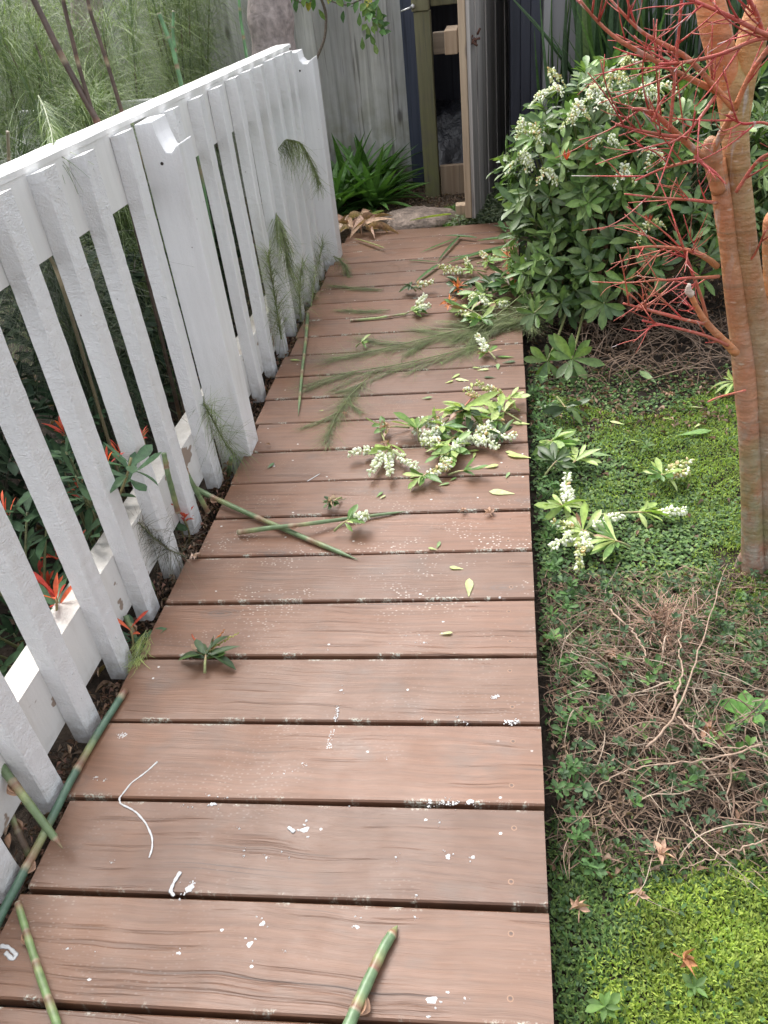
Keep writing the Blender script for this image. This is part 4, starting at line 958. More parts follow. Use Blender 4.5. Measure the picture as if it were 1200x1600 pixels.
for (cx, cy, lab) in ((-1.85, .55, 'dark filler shrub in the shade behind the nearest pickets'), (-1.80, 1.3, 'dark leafy filler shrub low behind the red tipped pieris'), (-1.85, 2.1, 'dark filler shrub behind the pickets left of the middle post'), (-1.75, 3.0, 'dark filler shrub behind the pickets beyond the middle post'), (-1.7, 3.9, 'dark filler shrub behind the far pickets'), (-2.7, 1.6, 'dark filler shrub deepest in the shade at the left edge')):
    t = thing('shade_filler_shrub', lab, 'bush', (cx, cy, -.1), 'shade filler shrubs behind the white fence'); g = G(); s = G()  # shrubs added so the gaps between pickets look dark
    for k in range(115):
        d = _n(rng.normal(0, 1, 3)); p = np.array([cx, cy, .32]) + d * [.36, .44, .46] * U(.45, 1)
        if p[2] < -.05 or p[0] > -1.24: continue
        rosette(g, p, d * .4 + np.array([.1, -.1, .7]), 8, U(.09, .13), [(.014, .028, .014), (.010, .022, .012), (.02, .038, .018)], (35, 88), .26)  # near-black leaf colour carries the shade behind the pickets
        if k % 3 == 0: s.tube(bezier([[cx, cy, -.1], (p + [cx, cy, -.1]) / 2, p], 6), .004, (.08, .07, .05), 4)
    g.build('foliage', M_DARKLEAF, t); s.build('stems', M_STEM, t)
def tip_cluster(lab, p, ax, L, nred, ngreen, stem_to, name='pieris_shoot'):
    t = thing(name, lab, 'plant', stem_to, 'pieris shoots poking past the pickets'); s = G(); s.tube(bezier([stem_to, (np.array(stem_to) + p) / 2 + [.01, 0, 0], p], 8), .0035, (.2, .17, .07), 6); s.build('stem', M_STEM, t)
    if ngreen: g = G(); rosette(g, np.array(p) - np.array(ax) * .02, ax, ngreen, L * 1.1, [(.035, .09, .04), (.05, .11, .05)], (60, 95), .27); g.build('foliage', M_LEAF, t)
    if nred: g = G(); rosette(g, np.array(p) + np.array(ax) * .01, ax, nred, L * .9, RED, (20, 65), .2, ('la0', 'ob0')); g.build('new_growth', M_SOFT, t)
tip_cluster('shoot with open red leaves between the two nearest pickets', PX(88, 935, -1.16), [.1, -.1, 1], .10, 8, 6, PX(80, 985, -1.17))
tip_cluster('green shoot with a fan of narrow pale leaves crossing in front of a picket', PX(205, 715, -1.02), [.3, .1, .9], .11, 0, 11, PX(178, 790, -1.08))
tip_cluster('small red star shoot beside the green fan', PX(168, 720, -1.12), [.1, -.1, 1], .06, 8, 0, PX(170, 780, -1.14))
tip_cluster('upright salmon red shoot growing at the deck edge', PZ(268, 800, .05), [.1, 0, 1], .085, 9, 3, PZ(290, 850, -.08))
tip_cluster('second salmon shoot just right of the upright one', PZ(288, 812, .03), [.3, 0, 1], .065, 8, 3, PZ(296, 850, -.08))
tip_cluster('dark leaved shoot with crimson base leaves at the deck edge', PZ(205, 985, .03), [.2, 0, 1], .085, 3, 10, PZ(205, 1040, -.06))
tip_cluster('tiny red shoot high between pickets near the post', PX(223, 682, -1.14), [.1, 0, 1], .04, 8, 2, PX(228, 740, -1.16))

# ------------------------------------------------------------------ cut canes lying on the boardwalk
cane('pink and green cane lying diagonally from the fence across the crossed pair', [PZ(296, 758, .05), PZ(330, 776, .03), PZ(400, 808, .016), PZ(480, 842, .014), PZ(560, 875, .006)], .0125, .0095, 4)
cane('green cane lying almost level on top of the crossed pair', [PZ(372, 832, .018), PZ(420, 825, .030), PZ(470, 820, .040), PZ(530, 812, .022), PZ(580, 806, .012), PZ(634, 799, .006)], .0115, .006, 3)
cane('slender pink and white banded cane lying along the deck near the far pickets', [PZ(481, 488, .012), PZ(478, 530, .012), PZ(472, 580, .012), PZ(466, 650, .008)], .0115, .007, 6)
cane('cane in the bottom left corner of the walkway', [PZ(28, 1412, .012), PZ(45, 1470, .012), PZ(66, 1535, .012), PZ(98, 1625, .012)], .009, .0105, 4, base=(.15, .22, .085))
cane('stout sage green cane pointing up from the bottom edge of the photo', [PZ(524, 1655, .02), PZ(550, 1590, .02), PZ(572, 1540, .018), PZ(600, 1480, .014), PZ(621, 1446, .008)], .0155, .012, 3.4, base=(.12, .19, .095))
cane('long blue green cane lying along the left edge of the boards', [PZ(-30, 1500, .0), PZ(0, 1432, .005), PZ(60, 1320, .01), PZ(110, 1220, .012), PZ(150, 1150, .012), PZ(196, 1078, .008)], .0125, .0115, 3.1, base=(.07, .13, .085), tip=False)
cane('blurred green cane end poking in over the left edge of the walkway', [PZ(-60, 1120, .20), PZ(0, 1195, .16), PZ(50, 1262, .10), PZ(98, 1326, .04)], .014, .010, 2.2, base=(.12, .17, .08))
cane('brown woody stem standing at the left edge by the nearest picket', [PZ(50, 1345, -.06), PZ(28, 1300, .0), PZ(5, 1240, .06), PZ(-15, 1180, .12)], .010, .007, 3, base=(.2, .14, .1), tip=False)
cane('pale green stalk lying with a leafy tip in mid deck', [PZ(548, 501, .008), PZ(590, 497, .01), PZ(635, 490, .012)], .0085, .006, 1.5, base=(.30, .38, .14), tip=False)
for (lab, pts) in (('cut cane stump with pale top at the deck edge below the salmon shoots', [PZ(244, 935, -.08), PZ(236, 915, -.02), PZ(216, 880, .06)]),
                   ('cut cane stump with a pale green top beside the small red shoot', [PX(278, 800, -1.06), PX(262, 740, -1.05), PX(256, 708, -1.05)]),
                   ('short orange and green cane stump at the foot of the middle post', [PZ(356, 745, -.08), PZ(359, 728, 0), PZ(361, 715, .05)]),
                   ('slanting green cane stump behind the shoots at the deck edge', [PX(325, 800, -1.03), PX(300, 755, -1.05), PX(272, 700, -1.08)]),
                   ('cane stump with curled brown sheath by the dark leaved shoot', [PZ(214, 1020, -.07), PZ(212, 1000, -.02), PZ(196, 962, .05)])):
    cane(lab, pts, .0115, .0095, 1.6, 'cut cane stumps along the fence foot', tip=False, name='cane_stump')

# ------------------------------------------------------------------ fallen pieris sprigs
def sprig(lab, base, tip, n, L, pal, flowers=(), z0=.012, zt=.03, h=0.0, name='pieris_sprig', red=0, group='pieris sprigs fallen on the boardwalk', fan=75, brown=0, ratio=.3):
    """base, tip: pixel positions on the surface of height h"""
    b = PZ(*base, h + z0) if len(base) == 2 else np.array(base); t = PZ(*tip, h + zt) if len(tip) == 2 else np.array(tip)
    o = thing(name, lab, 'sprig', [b[0], b[1], h], group); d = _n(t - b); flat = _n(np.array([d[0], d[1], 0])); sd = np.array([-flat[1], flat[0], 0])
    s = G(); s.tube(bezier([b, (b + t) / 2 + [0, 0, .006], t], 8), np.linspace(.0042, .0028, 8), np.array([(.24, .26, .11)] * 5 + [(.33, .24, .13)] * 3) if not red else (.42, .17, .12), 6); s.build('stem', M_STEM, o)
    g = G()
    n = int(n * 1.45); L *= 1.1
    for k in range(n):
        a = math.radians(-fan + 2 * fan * (k + .5) / n + U(-9, 9)); e = math.radians(U(2, 38) if k % 2 else U(2, 14)); q = b + (t - b) * U(.72, 1.0)
        dd = (flat * math.cos(a) + sd * math.sin(a)) * math.cos(e) + np.array([0, 0, math.sin(e)]); l = L * U(.5, 1.12)
        fl = U(0, 1) < .3
        g.leaf(('ob0', 'ob2', 'ob1', 'ob3', 'la0')[int(U(0, 4.6))], q + [0, 0, .002], dd, np.array([0, 0, 1.]) + rng.normal(0, .4, 3), l, l * ratio * U(.75, 1.15), pick(BRN) * 1.3 if U(0, 1) < .05 else pick(YG if fl and pal is not DG else pal))
    g.build('foliage', M_LEAF, o)
    for (fx, fy, ln, wh) in flowers:
        f = G(); e = PZ(fx, fy, h + .014); v = e - t; v[2] = .01
        raceme(f, f, t * .8 + e * .2 + [0, 0, .006], v, np.linalg.norm(v) * ln, 58, .0, .0185, wh); f.build('flower_cluster', M_PETAL, o)
    if brown:
        f = G()
        for k in range(brown): f.leaf('dry', t + rng.normal(0, .012, 3) * [1, 1, .2] + [0, 0, .01], [U(-1, 1), U(-1, 1), U(0, .6)], [0, 0, 1], U(.02, .035), .014, pick([(.42, .26, .17), (.5, .36, .24)]))
        f.build('dried_blossom', M_DRY, o)
    return o
sprig('leafy sprig with red and yellow bud strings lying alone near the left edge', (320, 1052), (322, 1022), 11, .085, DG, (), fan=112, zt=.035)
o_ = [o for o in C.objects if o.get('label', '').startswith('leafy sprig with red')][0]
for (a, b_, c_) in (((322, 1022), (372, 990), (.45, .42, .12)), ((324, 1022), (350, 985), (.55, .2, .06)), ((318, 1022), (300, 992), (.5, .12, .06))):
    f = G(); p = PZ(*a, .03); e = PZ(*b_, .03); q = bezier([p, (p + e) / 2 + [0, 0, .008], e], 22); f.tube(q, .001, c_, 4)
    f.inst(BELL, frames(rng.normal(0, 1, (22, 3)), rng.normal(0, 1, (22, 3))), q, np.linspace(.0085, .004, 22), np.array([c_] * 22) * rng.uniform(.7, 1.3, (22, 1))); f.build('bud_string', M_PETAL, o_)
sprig('small dark sprig face down just beyond the crossed canes', (533, 778), (520, 785), 9, .05, DG, fan=100, brown=3)
sprig('small sprig with one white bell string lying on the level cane', (522, 830), (545, 812), 8, .065, LG, ((574, 822, .9, .9),), z0=.02, zt=.05, fan=85)
sprig('sprig with three big leaves and pink brown blossom left of the flower heap', (640, 668), (598, 668), 5, .085, LG, fan=110, brown=5)
sprig('sprig with four fat white flower spikes fanned at the left of the heap', (596, 676), (604, 700), 5, .085, YG, ((556, 716, 1, 1), (584, 742, 1, 1), (610, 744, 1, 1), (645, 734, 1, 1)), fan=60, brown=4)
sprig('upright fan of four mid green leaves in the heap', (655, 690), (652, 668), 6, .095, [(.10, .2, .05), (.14, .24, .06)], fan=70, zt=.06)
sprig('sprig with pale leaf undersides on a pink stem at the top of the heap', (742, 618), (722, 640), 16, .115, YG, fan=100, zt=.06, red=1, ratio=.22)
sprig('dark whorl lying at the top of the flower heap', (735, 660), (728, 640), 10, .075, DG, fan=130, zt=.075)
sprig('long froth of white bells through the middle of the heap', (735, 672), (700, 690), 7, .075, LG, ((655, 684, 1.0, .8), (668, 700, 1.1, .85), (695, 735, 1.0, .6), (690, 668, 1.0, .7)), fan=120)
sprig('white belled sprig at the right of the heap', (705, 668), (735, 682), 7, .08, DG, ((795, 690, 1, .85), (770, 704, 1, .95), (748, 700, .9, 1), (775, 668, 1, .6), (760, 680, 1, .8)), fan=120)
sprig('yellow green sprig hanging towards the right edge of the boards', (815, 660), (780, 640), 12, .09, YG, ((735, 628, 1, .2),), fan=110, zt=.05)
sprig('green sprig between the heap and the deck edge', (790, 665), (775, 655), 10, .085, [(.10, .2, .05), (.07, .15, .05)], fan=120, zt=.04)
sprig('curled yellow leaved sprig by the right edge behind the heap', (770, 620), (800, 622), 9, .075, YG, ((745, 610, .8, .2),), fan=110, zt=.04)
sprig('sprig with bare forked stalks below the heap', (700, 722), (655, 748), 9, .07, LG, ((712, 730, .7, .5),), fan=90, zt=.03)
sprig('sprig with long narrow leaves in the lower part of the heap', (665, 700), (700, 712), 9, .08, LG, ((700, 740, .8, .7), (720, 700, .9, .75)), fan=110)
sprig('dark narrow leaved sprig below the right of the heap', (700, 742), (730, 735), 5, .075, [(.10, .2, .05)], fan=45)
sprig('little two leaved sprig alone in mid deck', (556, 542), (566, 535), 5, .06, LG, fan=80)
sprig('small dark whorl with a cream flower spike in the far deck', (650, 455), (642, 448), 11, .06, DG, ((672, 452, 1, .6),), fan=140, zt=.045)
sprig('leafy tip with white bells at the end of the pale stalk', (630, 493), (645, 486), 8, .07, LG, ((668, 486, 1, .9), (664, 470, .9, .8)), fan=80)
sprig('cream flowered sprig at the top of the far right heap', (760, 425), (735, 422), 8, .065, LG, ((694, 424, 1, .3), (700, 432, 1, .4), (728, 412, .8, .4)), fan=120)
sprig('dark leafy sprig in the middle of the far right heap', (800, 450), (765, 445), 20, .105, DG, fan=130, zt=.07)
sprig('broad leaved sprig with pale undersides in the far right heap', (790, 470), (748, 458), 17, .105, LG, ((758, 486, 1, 1), (735, 482, .8, .9)), fan=120, zt=.06)
sprig('deep green sprig low in the far right heap', (760, 500), (728, 482), 17, .105, [(.06, .13, .04), (.1, .2, .05)], fan=120, zt=.04)
sprig('orange tipped sprig at the back of the far right heap', (815, 425), (790, 432), 18, .105, DG, fan=130, zt=.08)
sprig('leafy sprig overhanging the heap from the bush side', (822, 452), (795, 446), 19, .105, [(.06, .13, .04), (.1, .2, .05)], fan=130, zt=.10)
sprig('pale leaved sprig lying deepest in the far right heap', (760, 462), (775, 474), 11, .08, YG, ((790, 488, .9, .9),), fan=130, zt=.05)
sprig('dark whorl at the left margin of the far right heap', (740, 440), (722, 446), 18, .105, DG, fan=140, zt=.05)
sprig('green whorl between the far right heap and the big frond', (745, 492), (752, 500), 12, .08, [(.08, .16, .045)], ((720, 500, .8, .5),), fan=140, zt=.05)
sprig('twisted sprig with cream buds behind the far right heap', (745, 412), (765, 408), 10, .07, LG, ((785, 402, 1, .2), (752, 402, .8, .3)), fan=120)
sprig('leafy sprig filling the centre of the flower heap', (700, 655), (690, 668), 12, .085, [(.08, .17, .045), (.12, .22, .06)], ((680, 690, 1.0, .9), (660, 672, .9, .9)), fan=130, zt=.05)
sprig('leafy sprig at the lower centre of the flower heap', (690, 690), (708, 700), 11, .08, LG, ((730, 695, 1, .95), (715, 715, .8, .8)), fan=130, zt=.04)
sprig('dark leafy sprig between heap and right edge', (800, 690), (780, 678), 11, .08, DG, ((765, 690, .9, .9),), fan=130, zt=.035)
for (px, py) in ((797, 418), (715, 448), (806, 440), (702, 470), (792, 400)):
    p = PZ(px, py, .07); t = thing('orange_shoot', ['bright orange leaf tuft topmost in the far right heap', 'orange tuft at the left of the far right heap', 'orange tuft low against the bush', 'faded orange tuft near the feathery frond', 'small orange tuft by the bush above the heap'][[797, 715, 806, 702, 792].index(px)], 'shoot', p, 'orange new growth in the heap'); g = G()
    rosette(g, p, [0, -.2, 1], 12, .06, [(.55, .17, .05), (.6, .24, .1), (.5, .12, .05)], (15, 85), .2, ('la0', 'la1')); g.build('leaves', M_SOFT, t)
sprig('sprig with small white bells by the right edge behind the leaves', (775, 562), (762, 548), 8, .06, LG, ((748, 536, 1, .8), (755, 552, .8, .8)), fan=110)
SG = 'pieris sprigs fallen on the mossy ground'
gk = dict(h=-.095, group=SG)
sprig('large sprig with four white flower spikes on the ground cover', (930, 838), (908, 828), 8, .09, YG, ((870, 828, 1, .5), (960, 818, 1, 1), (868, 862, 1, .95), (905, 890, 1, .4), (918, 862, 1, .9)), fan=120, **gk)
sprig('pale green whorl beside the deck above the white spikes', (882, 800), (880, 790), 10, .085, YG, ((885, 765, 1, .95), (893, 785, .8, .9)), fan=140, zt=.05, **gk)
sprig('dark green fan of narrow leaves right of the white spikes', (985, 855), (960, 845), 13, .095, [(.08, .17, .04), (.12, .22, .06)], fan=80, zt=.04, ratio=.2, **gk)
sprig('sprig with long bare stalks and a cream spike by the maple', (930, 805), (1020, 800), 7, .085, YG, ((1062, 808, 1, 1),), fan=70, **gk)
sprig('leafy sprig with brown buds in the middle of the moss', (1060, 745), (1030, 742), 10, .075, [(.08, .17, .04)], ((1070, 735, 1, .2), (1075, 750, .8, .4)), fan=130, zt=.04, **gk)
sprig('stalky sprig near the deck edge in the shade', (880, 740), (905, 715), 9, .085, YG, fan=100, **gk)
sprig('dark leaved sprig against the deck edge', (850, 745), (870, 720), 12, .095, DG, fan=120, zt=.06, **gk)
sprig('green sprig close under the deck edge', (845, 690), (865, 690), 10, .09, LG, fan=120, zt=.04, **gk)
sprig('half hidden dark sprig under the bush', (870, 620), (885, 640), 10, .09, DG, fan=120, zt=.04, **gk)
sprig('sprig with narrow leaves at the foot of the maple', (1165, 600), (1148, 598), 9, .095, LG, fan=110, zt=.05, ratio=.2, **gk)

# ------------------------------------------------------------------ single loose leaves
LEAFS = [(733, 918, 90, .075, 0, 'large pale green leaf lying alone in the middle of the deck'), (713, 888, 170, .042, 0, 'short pale leaf just above the large pale one'), (697, 990, 10, .036, 0, 'tiny pale leaf below the large pale one'),
 (784, 770, 172, .085, 0, 'long pale leaf near the right edge below the heap'), (811, 713, 165, .085, 0, 'long pale leaf overhanging the right edge'), (800, 708, 160, .05, 0, 'shorter leaf partly under the overhanging one'),
 (793, 743, 70, .038, 1, 'small upright green leaf by the right edge'), (767, 729, 15, .055, 0, 'pale leaf just below the right of the heap'), (741, 712, 80, .035, 0, 'round pale leaf in front of the heap'), (738, 705, 5, .05, 0, 'pale leaf tucked at the lower right of the heap'),
 (593, 773, 60, .036, 1, 'green leaf of the overlapping pair in mid deck'), (598, 777, 50, .028, 0, 'pale leaf of the overlapping pair in mid deck'), (423, 728, 65, .042, 2, 'dark oval leaf alone on the left side of the deck'), (694, 757, 20, .04, 1, 'green leaf below the forked stalk sprig'), (708, 749, 40, .03, 1, 'smaller green leaf near the forked stalks'),
 (667, 622, 10, .045, 1, 'oval green leaf alone above the heap'), (712, 588, 50, .05, 0, 'upper leaf of the pale cluster behind the heap'), (722, 594, 165, .06, 0, 'lower leaf of the pale cluster behind the heap'), (702, 597, 30, .04, 0, 'left leaf of the pale cluster behind the heap'), (737, 602, 95, .04, 0, 'pale leaf standing above the pink stem'),
 (745, 575, 170, .04, 0, 'pale leaf beside the bitten flower stalk'), (755, 578, 5, .05, 0, 'pale narrow leaf by the orange bit'), (778, 573, 90, .055, 1, 'upright sage leaf near the right edge'), (790, 558, 175, .07, 1, 'green leaf lying by the right edge of the deck'), (795, 566, 8, .06, 2, 'dark leaf under the green one at the right edge'),
 (462, 563, 172, .058, 0, 'pale leaf lying beside the slender banded cane'), (685, 852, 75, .035, 1, 'leaf bit on the lichen spotted board'), (676, 858, 160, .03, 0, 'pale leaf bit on the lichen spotted board'), (814, 662, 172, .065, 0, 'pale leaf at the deck edge right of the heap'), (502, 642, 5, .02, 0, 'speck sized pale leaf at the left of the fronds'),
 (690, 568, 100, .03, 1, 'tiny leaf at the root of the feathery frond'), (765, 590, 175, .05, 2, 'dark narrow leaf in the pale cluster')]
TON = {0: [(.34, .42, .15), (.40, .47, .22), (.30, .40, .14)], 1: [(.14, .26, .08), (.18, .28, .12)], 2: [(.05, .12, .04), (.06, .10, .05)]}
for (px, py, ang, L, tn, lab) in LEAFS:
    p = PZ(px, py, .004); e = math.radians(ang); o = thing('fallen_leaf', None, None, (0, 0, 0)); bpy.data.objects.remove(o)
    g = G(); d = np.array([math.cos(e), math.sin(e), .06]); g.leaf('flat', p - d * L / 2 + [0, 0, .002], d, [U(-.15, .15), U(-.15, .15), 1], L, L * .33, pick(TON[tn], .08)); g.flush()
    o = g.build('fallen_leaf', M_LEAF); tag(o, lab, 'leaf', 'loose leaves on the boardwalk')
for (px, py, ang, L, tn, lab) in [(955, 712, 175, .07, 1, 'green leaf on the moss under the bush'), (975, 663, 160, .055, 0, 'pale leaf lying in the shade below the bush'), (1055, 657, 160, .05, 0, 'pale leaf on the moss left of the maple'), (1085, 668, 40, .05, 0, 'yellowish leaf on the moss near the maple'), (1060, 680, 5, .12, 1, 'long narrow green blade on the moss'), (1098, 637, 175, .045, 0, 'light leaf beside the maple trunk'), (1025, 598, 120, .11, 1, 'grey green blade piece standing in the dark soil'), (1000, 690, 170, .035, 0, 'pale bit of leaf in the middle of the clover')]:
    p = PZ(px, py, -.085); e = math.radians(ang); g = G(); d = np.array([math.cos(e), math.sin(e), .12]); g.leaf('flat', p, d, [U(-.3, .3), U(-.3, .3), 1], L, L * .3, pick(TON[tn], .08)); o = g.build('fallen_leaf', M_LEAF); tag(o, lab, 'leaf', 'loose leaves on the ground cover')

def dry_maple(px, py, h, s, lab, col=(.42, .26, .18)):
    s *= .62; p = PZ(px, py, h + .014); g = G(); a0 = U(0, 6.28)
    for k in range(6):
        a = a0 + (k - 2.5) * .62; g.leaf('dry' if k % 2 else 'la1', p, [math.cos(a), math.sin(a), U(-.1, .8)], [U(-.9, .9), U(-.9, .9), 1], s * U(.5, 1), s * .36, np.array(col) * U(.8, 1.2))
    g.tube([p, p - np.array([math.cos(a0), math.sin(a0), -.1]) * s * .8], .0012, np.array(col) * .8, 4); o = g.build('dry_maple_leaf', M_DRY); tag(o, lab, 'dead leaf', 'curled dry maple leaves')
for a in ((765, 801, 0, .05, 'spidery dry maple leaf on the board gap right of centre'), (725, 797, 0, .035, 'crumpled brown leaf left of the spidery one'), (303, 868, 0, .045, 'pale dry maple leaf at the left end of a board', (.5, .36, .28)), (540, 645, 0, .03, 'dry pinkish leaf scrap by the feathery frond'), (418, 694, 0, .025, 'tiny brown scrap on the left side of the deck'),
          (1045, 615, -.09, .06, 'brown maple leaf on the dark soil under the bush'), (1070, 1500, -.08, .055, 'curled reddish brown leaf on the bright moss', (.40, .18, .08)), (1000, 1400, -.09, .05, 'dull brown leaf at the upper edge of the bright moss'), (905, 1420, -.09, .06, 'dead leaf in the grass beside the deck'), (1030, 1335, -.08, .06, 'withered leaf below the twiggy shrub'), (1120, 1150, -.08, .07, 'brown leaf beside the broad leaved seedling', (.36, .2, .13)), (1100, 1140, -.08, .06, 'brown leaf behind the broad leaved seedling', (.36, .2, .13)), (960, 1020, -.08, .05, 'dead leaf among the dry twigs')):
    dry_maple(*a)

# ------------------------------------------------------------------ feathery fronds on the deck and fence
def frond(lab, pts, n, L, spread, pal, r0=.004, zlift=.02, down=None, clampz=None, w=.0019, side=0, sidedir=None):
    q = bezier(pts, 40); o = thing('rush_frond', lab, 'frond', q[0], 'broken feathery rush fronds'); s = G(); s.tube(q, np.linspace(r0, .0015, 40), (.15, .18, .07), 6); g = G()
    for i in range(2, 40):
        ax = _n(q[min(i + 1, 39)] - q[i - 1])
        if down is not None: ax = _n(ax + np.array(down))
        threads(g, q[i], ax, n, L * (1 - .45 * i / 40), spread, pal, w, .012 if clampz is not None else .002)
    for m in range(side):
        i = int(3 + m * 30 / max(1, side)); ax = _n(q[min(i + 1, 39)] - q[i]); sg_ = 1 if m % 2 else -1; sdv = np.array([-ax[1], ax[0], 0]) * sg_
        if sidedir is not None: sdv = np.array(sidedir, float) + rng.normal(0, .25, 3) * [1, 1, 0]
        e = q[i] + (ax * .7 + sdv * U(.35, .7)) * L * U(.6, 1.0); e[2] = q[i][2]; s2 = bezier([q[i], (q[i] + e) / 2 + ax * .02, e], 12); s.tube(s2, np.linspace(.0022, .001, 12), (.15, .18, .07), 4)
        for j in range(1, 12): threads(g, s2[j], _n(s2[min(j + 1, 11)] - s2[j - 1]), int(n * .6), L * .6 * (1 - .03 * j), (5, 38), pal, w)
    if clampz is not None:
        for k in range(len(g.V)):
            v = g.V[k]; z = v[:, 2]; v[:, 2] = clampz + np.abs(z - clampz) * .28 + .0006
    s.build('stem', M_CANE, o); g.build('foliage', M_THREAD, o); return o
PALF = [(.12, .165, .06), (.165, .21, .08), (.11, .13, .06), (.21, .25, .11), (.17, .17, .09)]
frond('large green frond sweeping from the bush across the deck', [PZ(842, 430, .12), PZ(815, 462, .09), PZ(760, 505, .04), (PZ(690, 522, .025)), PZ(600, 545, .015), PZ(520, 560, .01)], 24, .34, (6, 60), PALF, .004, clampz=.003, side=7, w=.0012)
frond('thin frond trailing left from mid deck with drooping threads', [PZ(775, 530, .02), PZ(700, 552, .018), PZ(620, 570, .016), PZ(540, 582, .014), PZ(478, 602, .01)], 12, .28, (12, 85), PALF, .0022, down=(-.1, -.5, 0), clampz=.003, side=5, sidedir=(-.4, -.7, 0), w=.0012)
frond('thin frond hanging over the board gaps towards the camera', [PZ(575, 590, .014), PZ(545, 620, .012), PZ(525, 650, .012), PZ(508, 690, .01)], 12, .2, (8, 65), PALF, .002, clampz=.003, side=3, w=.0012)
frond('dense green frond spilling out of the bush onto the right edge of the boards', [PZ(850, 470, .14), PZ(822, 482, .09), PZ(790, 495, .05), PZ(750, 512, .02), PZ(715, 530, .01)], 34, .22, (6, 60), PALF, .004, clampz=.003, side=8, w=.0013)
frond('sparse frond lying flat near the far pickets', [PZ(600, 452, .01), PZ(560, 450, .01), PZ(520, 446, .01)], 4, .13, (5, 30), PALF, .0015, clampz=.002)
frond('wispy frond lying flat across the boards at the far left', [PZ(610, 484, .01), PZ(570, 486, .01), PZ(535, 484, .01)], 4, .13, (5, 30), PALF, .0015, clampz=.002)
frond('small frond drooping onto the last boards by the end post', [PZ(520, 400, .10), PZ(530, 405, .08), PZ(540, 415, .05), PZ(545, 430, .01)], 5, .12, (10, 50), PALF, .002, w=.0022)
frond('grey green frond arching over the pickets onto the end post', [PX(430, 240, -1.08), PX(446, 217, -1.03), PX(470, 222, -1.0), PX(488, 255, -.98), PX(498, 285, -.97)], 10, .17, (10, 45), PALF, .002, down=(0, 0, -1.0), w=.0024)
frond('frond hanging in front of the far pickets below the arching one', [PX(430, 330, -1.06), PX(436, 350, -1.02), PX(446, 380, -1.0), PX(452, 420, -.99)], 9, .2, (8, 45), PALF, .002, down=(0, 0, -.8), w=.0024)
frond('twiggy rush growing at the foot of the end post', [PZ(486, 480, .0), PX(492, 430, -1.03), PX(500, 400, -1.02), PX(505, 380, -1.0)], 7, .2, (20, 85), PALF, .003, w=.002)
frond('bushy rush tuft growing against the far pickets', [PX(440, 530, -1.04), PX(432, 480, -1.03), PX(424, 430, -1.03), PX(420, 395, -1.03)], 12, .2, (15, 80), PALF, .004, w=.0022)
frond('rush tuft with reddish stems right of the bushy one', [PX(470, 500, -1.03), PX(468, 460, -1.02), PX(470, 430, -1.02), PX(474, 410, -1.02)], 8, .18, (15, 80), PALF, .004, w=.0022)
frond('grey rush tuft sprawling at the foot of the middle post', [PZ(375, 722, -.05), PX(350, 690, -1.03), PX(332, 655, -1.04), PX(318, 630, -1.05)], 8, .17, (10, 60), PALF, .003, down=(.4, -.1, -.3), w=.0017)
frond('dry dark rush tuft between the near pickets and the red shoots', [PZ(290, 870, -.04), PX(262, 858, -1.05), PX(240, 840, -1.08), PX(215, 815, -1.1)], 7, .15, (15, 80), [(.10, .09, .06), (.07, .08, .05), (.14, .12, .08)], .002, w=.0016)
frond('pale wisp of rush fallen at the near left edge of the boards', [PZ(228, 985, .02), PZ(222, 1000, .02), PZ(215, 1020, .02), PZ(208, 1035, .01)], 3, .08, (5, 40), [(.30, .36, .12)], .002, clampz=.003)
# drooping threads over the cap rail
frond('green frond drooping over the cap rail near the left edge', [PX(60, 150, -1.45), PX(70, 170, -1.3), PX(80, 205, -1.2), PX(85, 240, -1.12)], 7, .2, (8, 45), PALB, .003, down=(.25, -.1, -.8), w=.002)

# long blades from the flax lying across the far end
for i, (a, b_, z, wd, lab) in enumerate((((808, 382), (696, 412), .02, .03, 'broad dark blade lying across the last boards'), ((812, 372), (745, 376), .03, .028, 'short broad blade at the right end of the last board'), ((745, 372), (695, 368), .02, .02, 'blade crossing the middle of the last board'), ((720, 368), (683, 410), .015, .018, 'blade slanting down from the gate foot'),
        ((800, 392), (700, 404), .012, .022, 'lower narrow blade beneath the broad dark one'), ((686, 414), (648, 442), .012, .022, 'short folded blade pointing at the dark whorl'), ((640, 407), (690, 410), .008, .010, 'thin brown tipped stalk on the far boards'), ((600, 388), (552, 372), .02, .016, 'tan green stalk by the dry sheaths'), ((710, 374), (655, 396), .008, .012, 'faint thin blade on the second last board'),
        ((820, 366), (770, 352), .05, .02, 'blade leaning on the corner of the deck by the gate'), ((600, 330), (550, 350), .03, .035, 'yellow green strap leaf lying on the soil by the stone'), ((705, 335), (640, 345), .07, .03, 'yellow strap leaf lying on the flat stone'), ((790, 362), (778, 345), .03, .03, 'short blade stub standing at the last board'))):
    p = PZ(*a, z); q = PZ(*b_, z * .5 + .004); L = np.linalg.norm(q - p); g = G(); g.leaf('st3', p, (q - p) + [0, 0, L * .02], [U(-.3, .3), U(-.3, .3), 1], L, wd * 1.05, (.27, .33, .08) if i in (10, 11) else ((.30, .3, .14) if i == 7 else np.array([.07, .14, .05]) * U(.8, 1.5)))
    o = g.build('fallen_flax_leaf', M_SOFT); tag(o, lab, 'leaf blade', 'long leaf blades strewn at the far end')
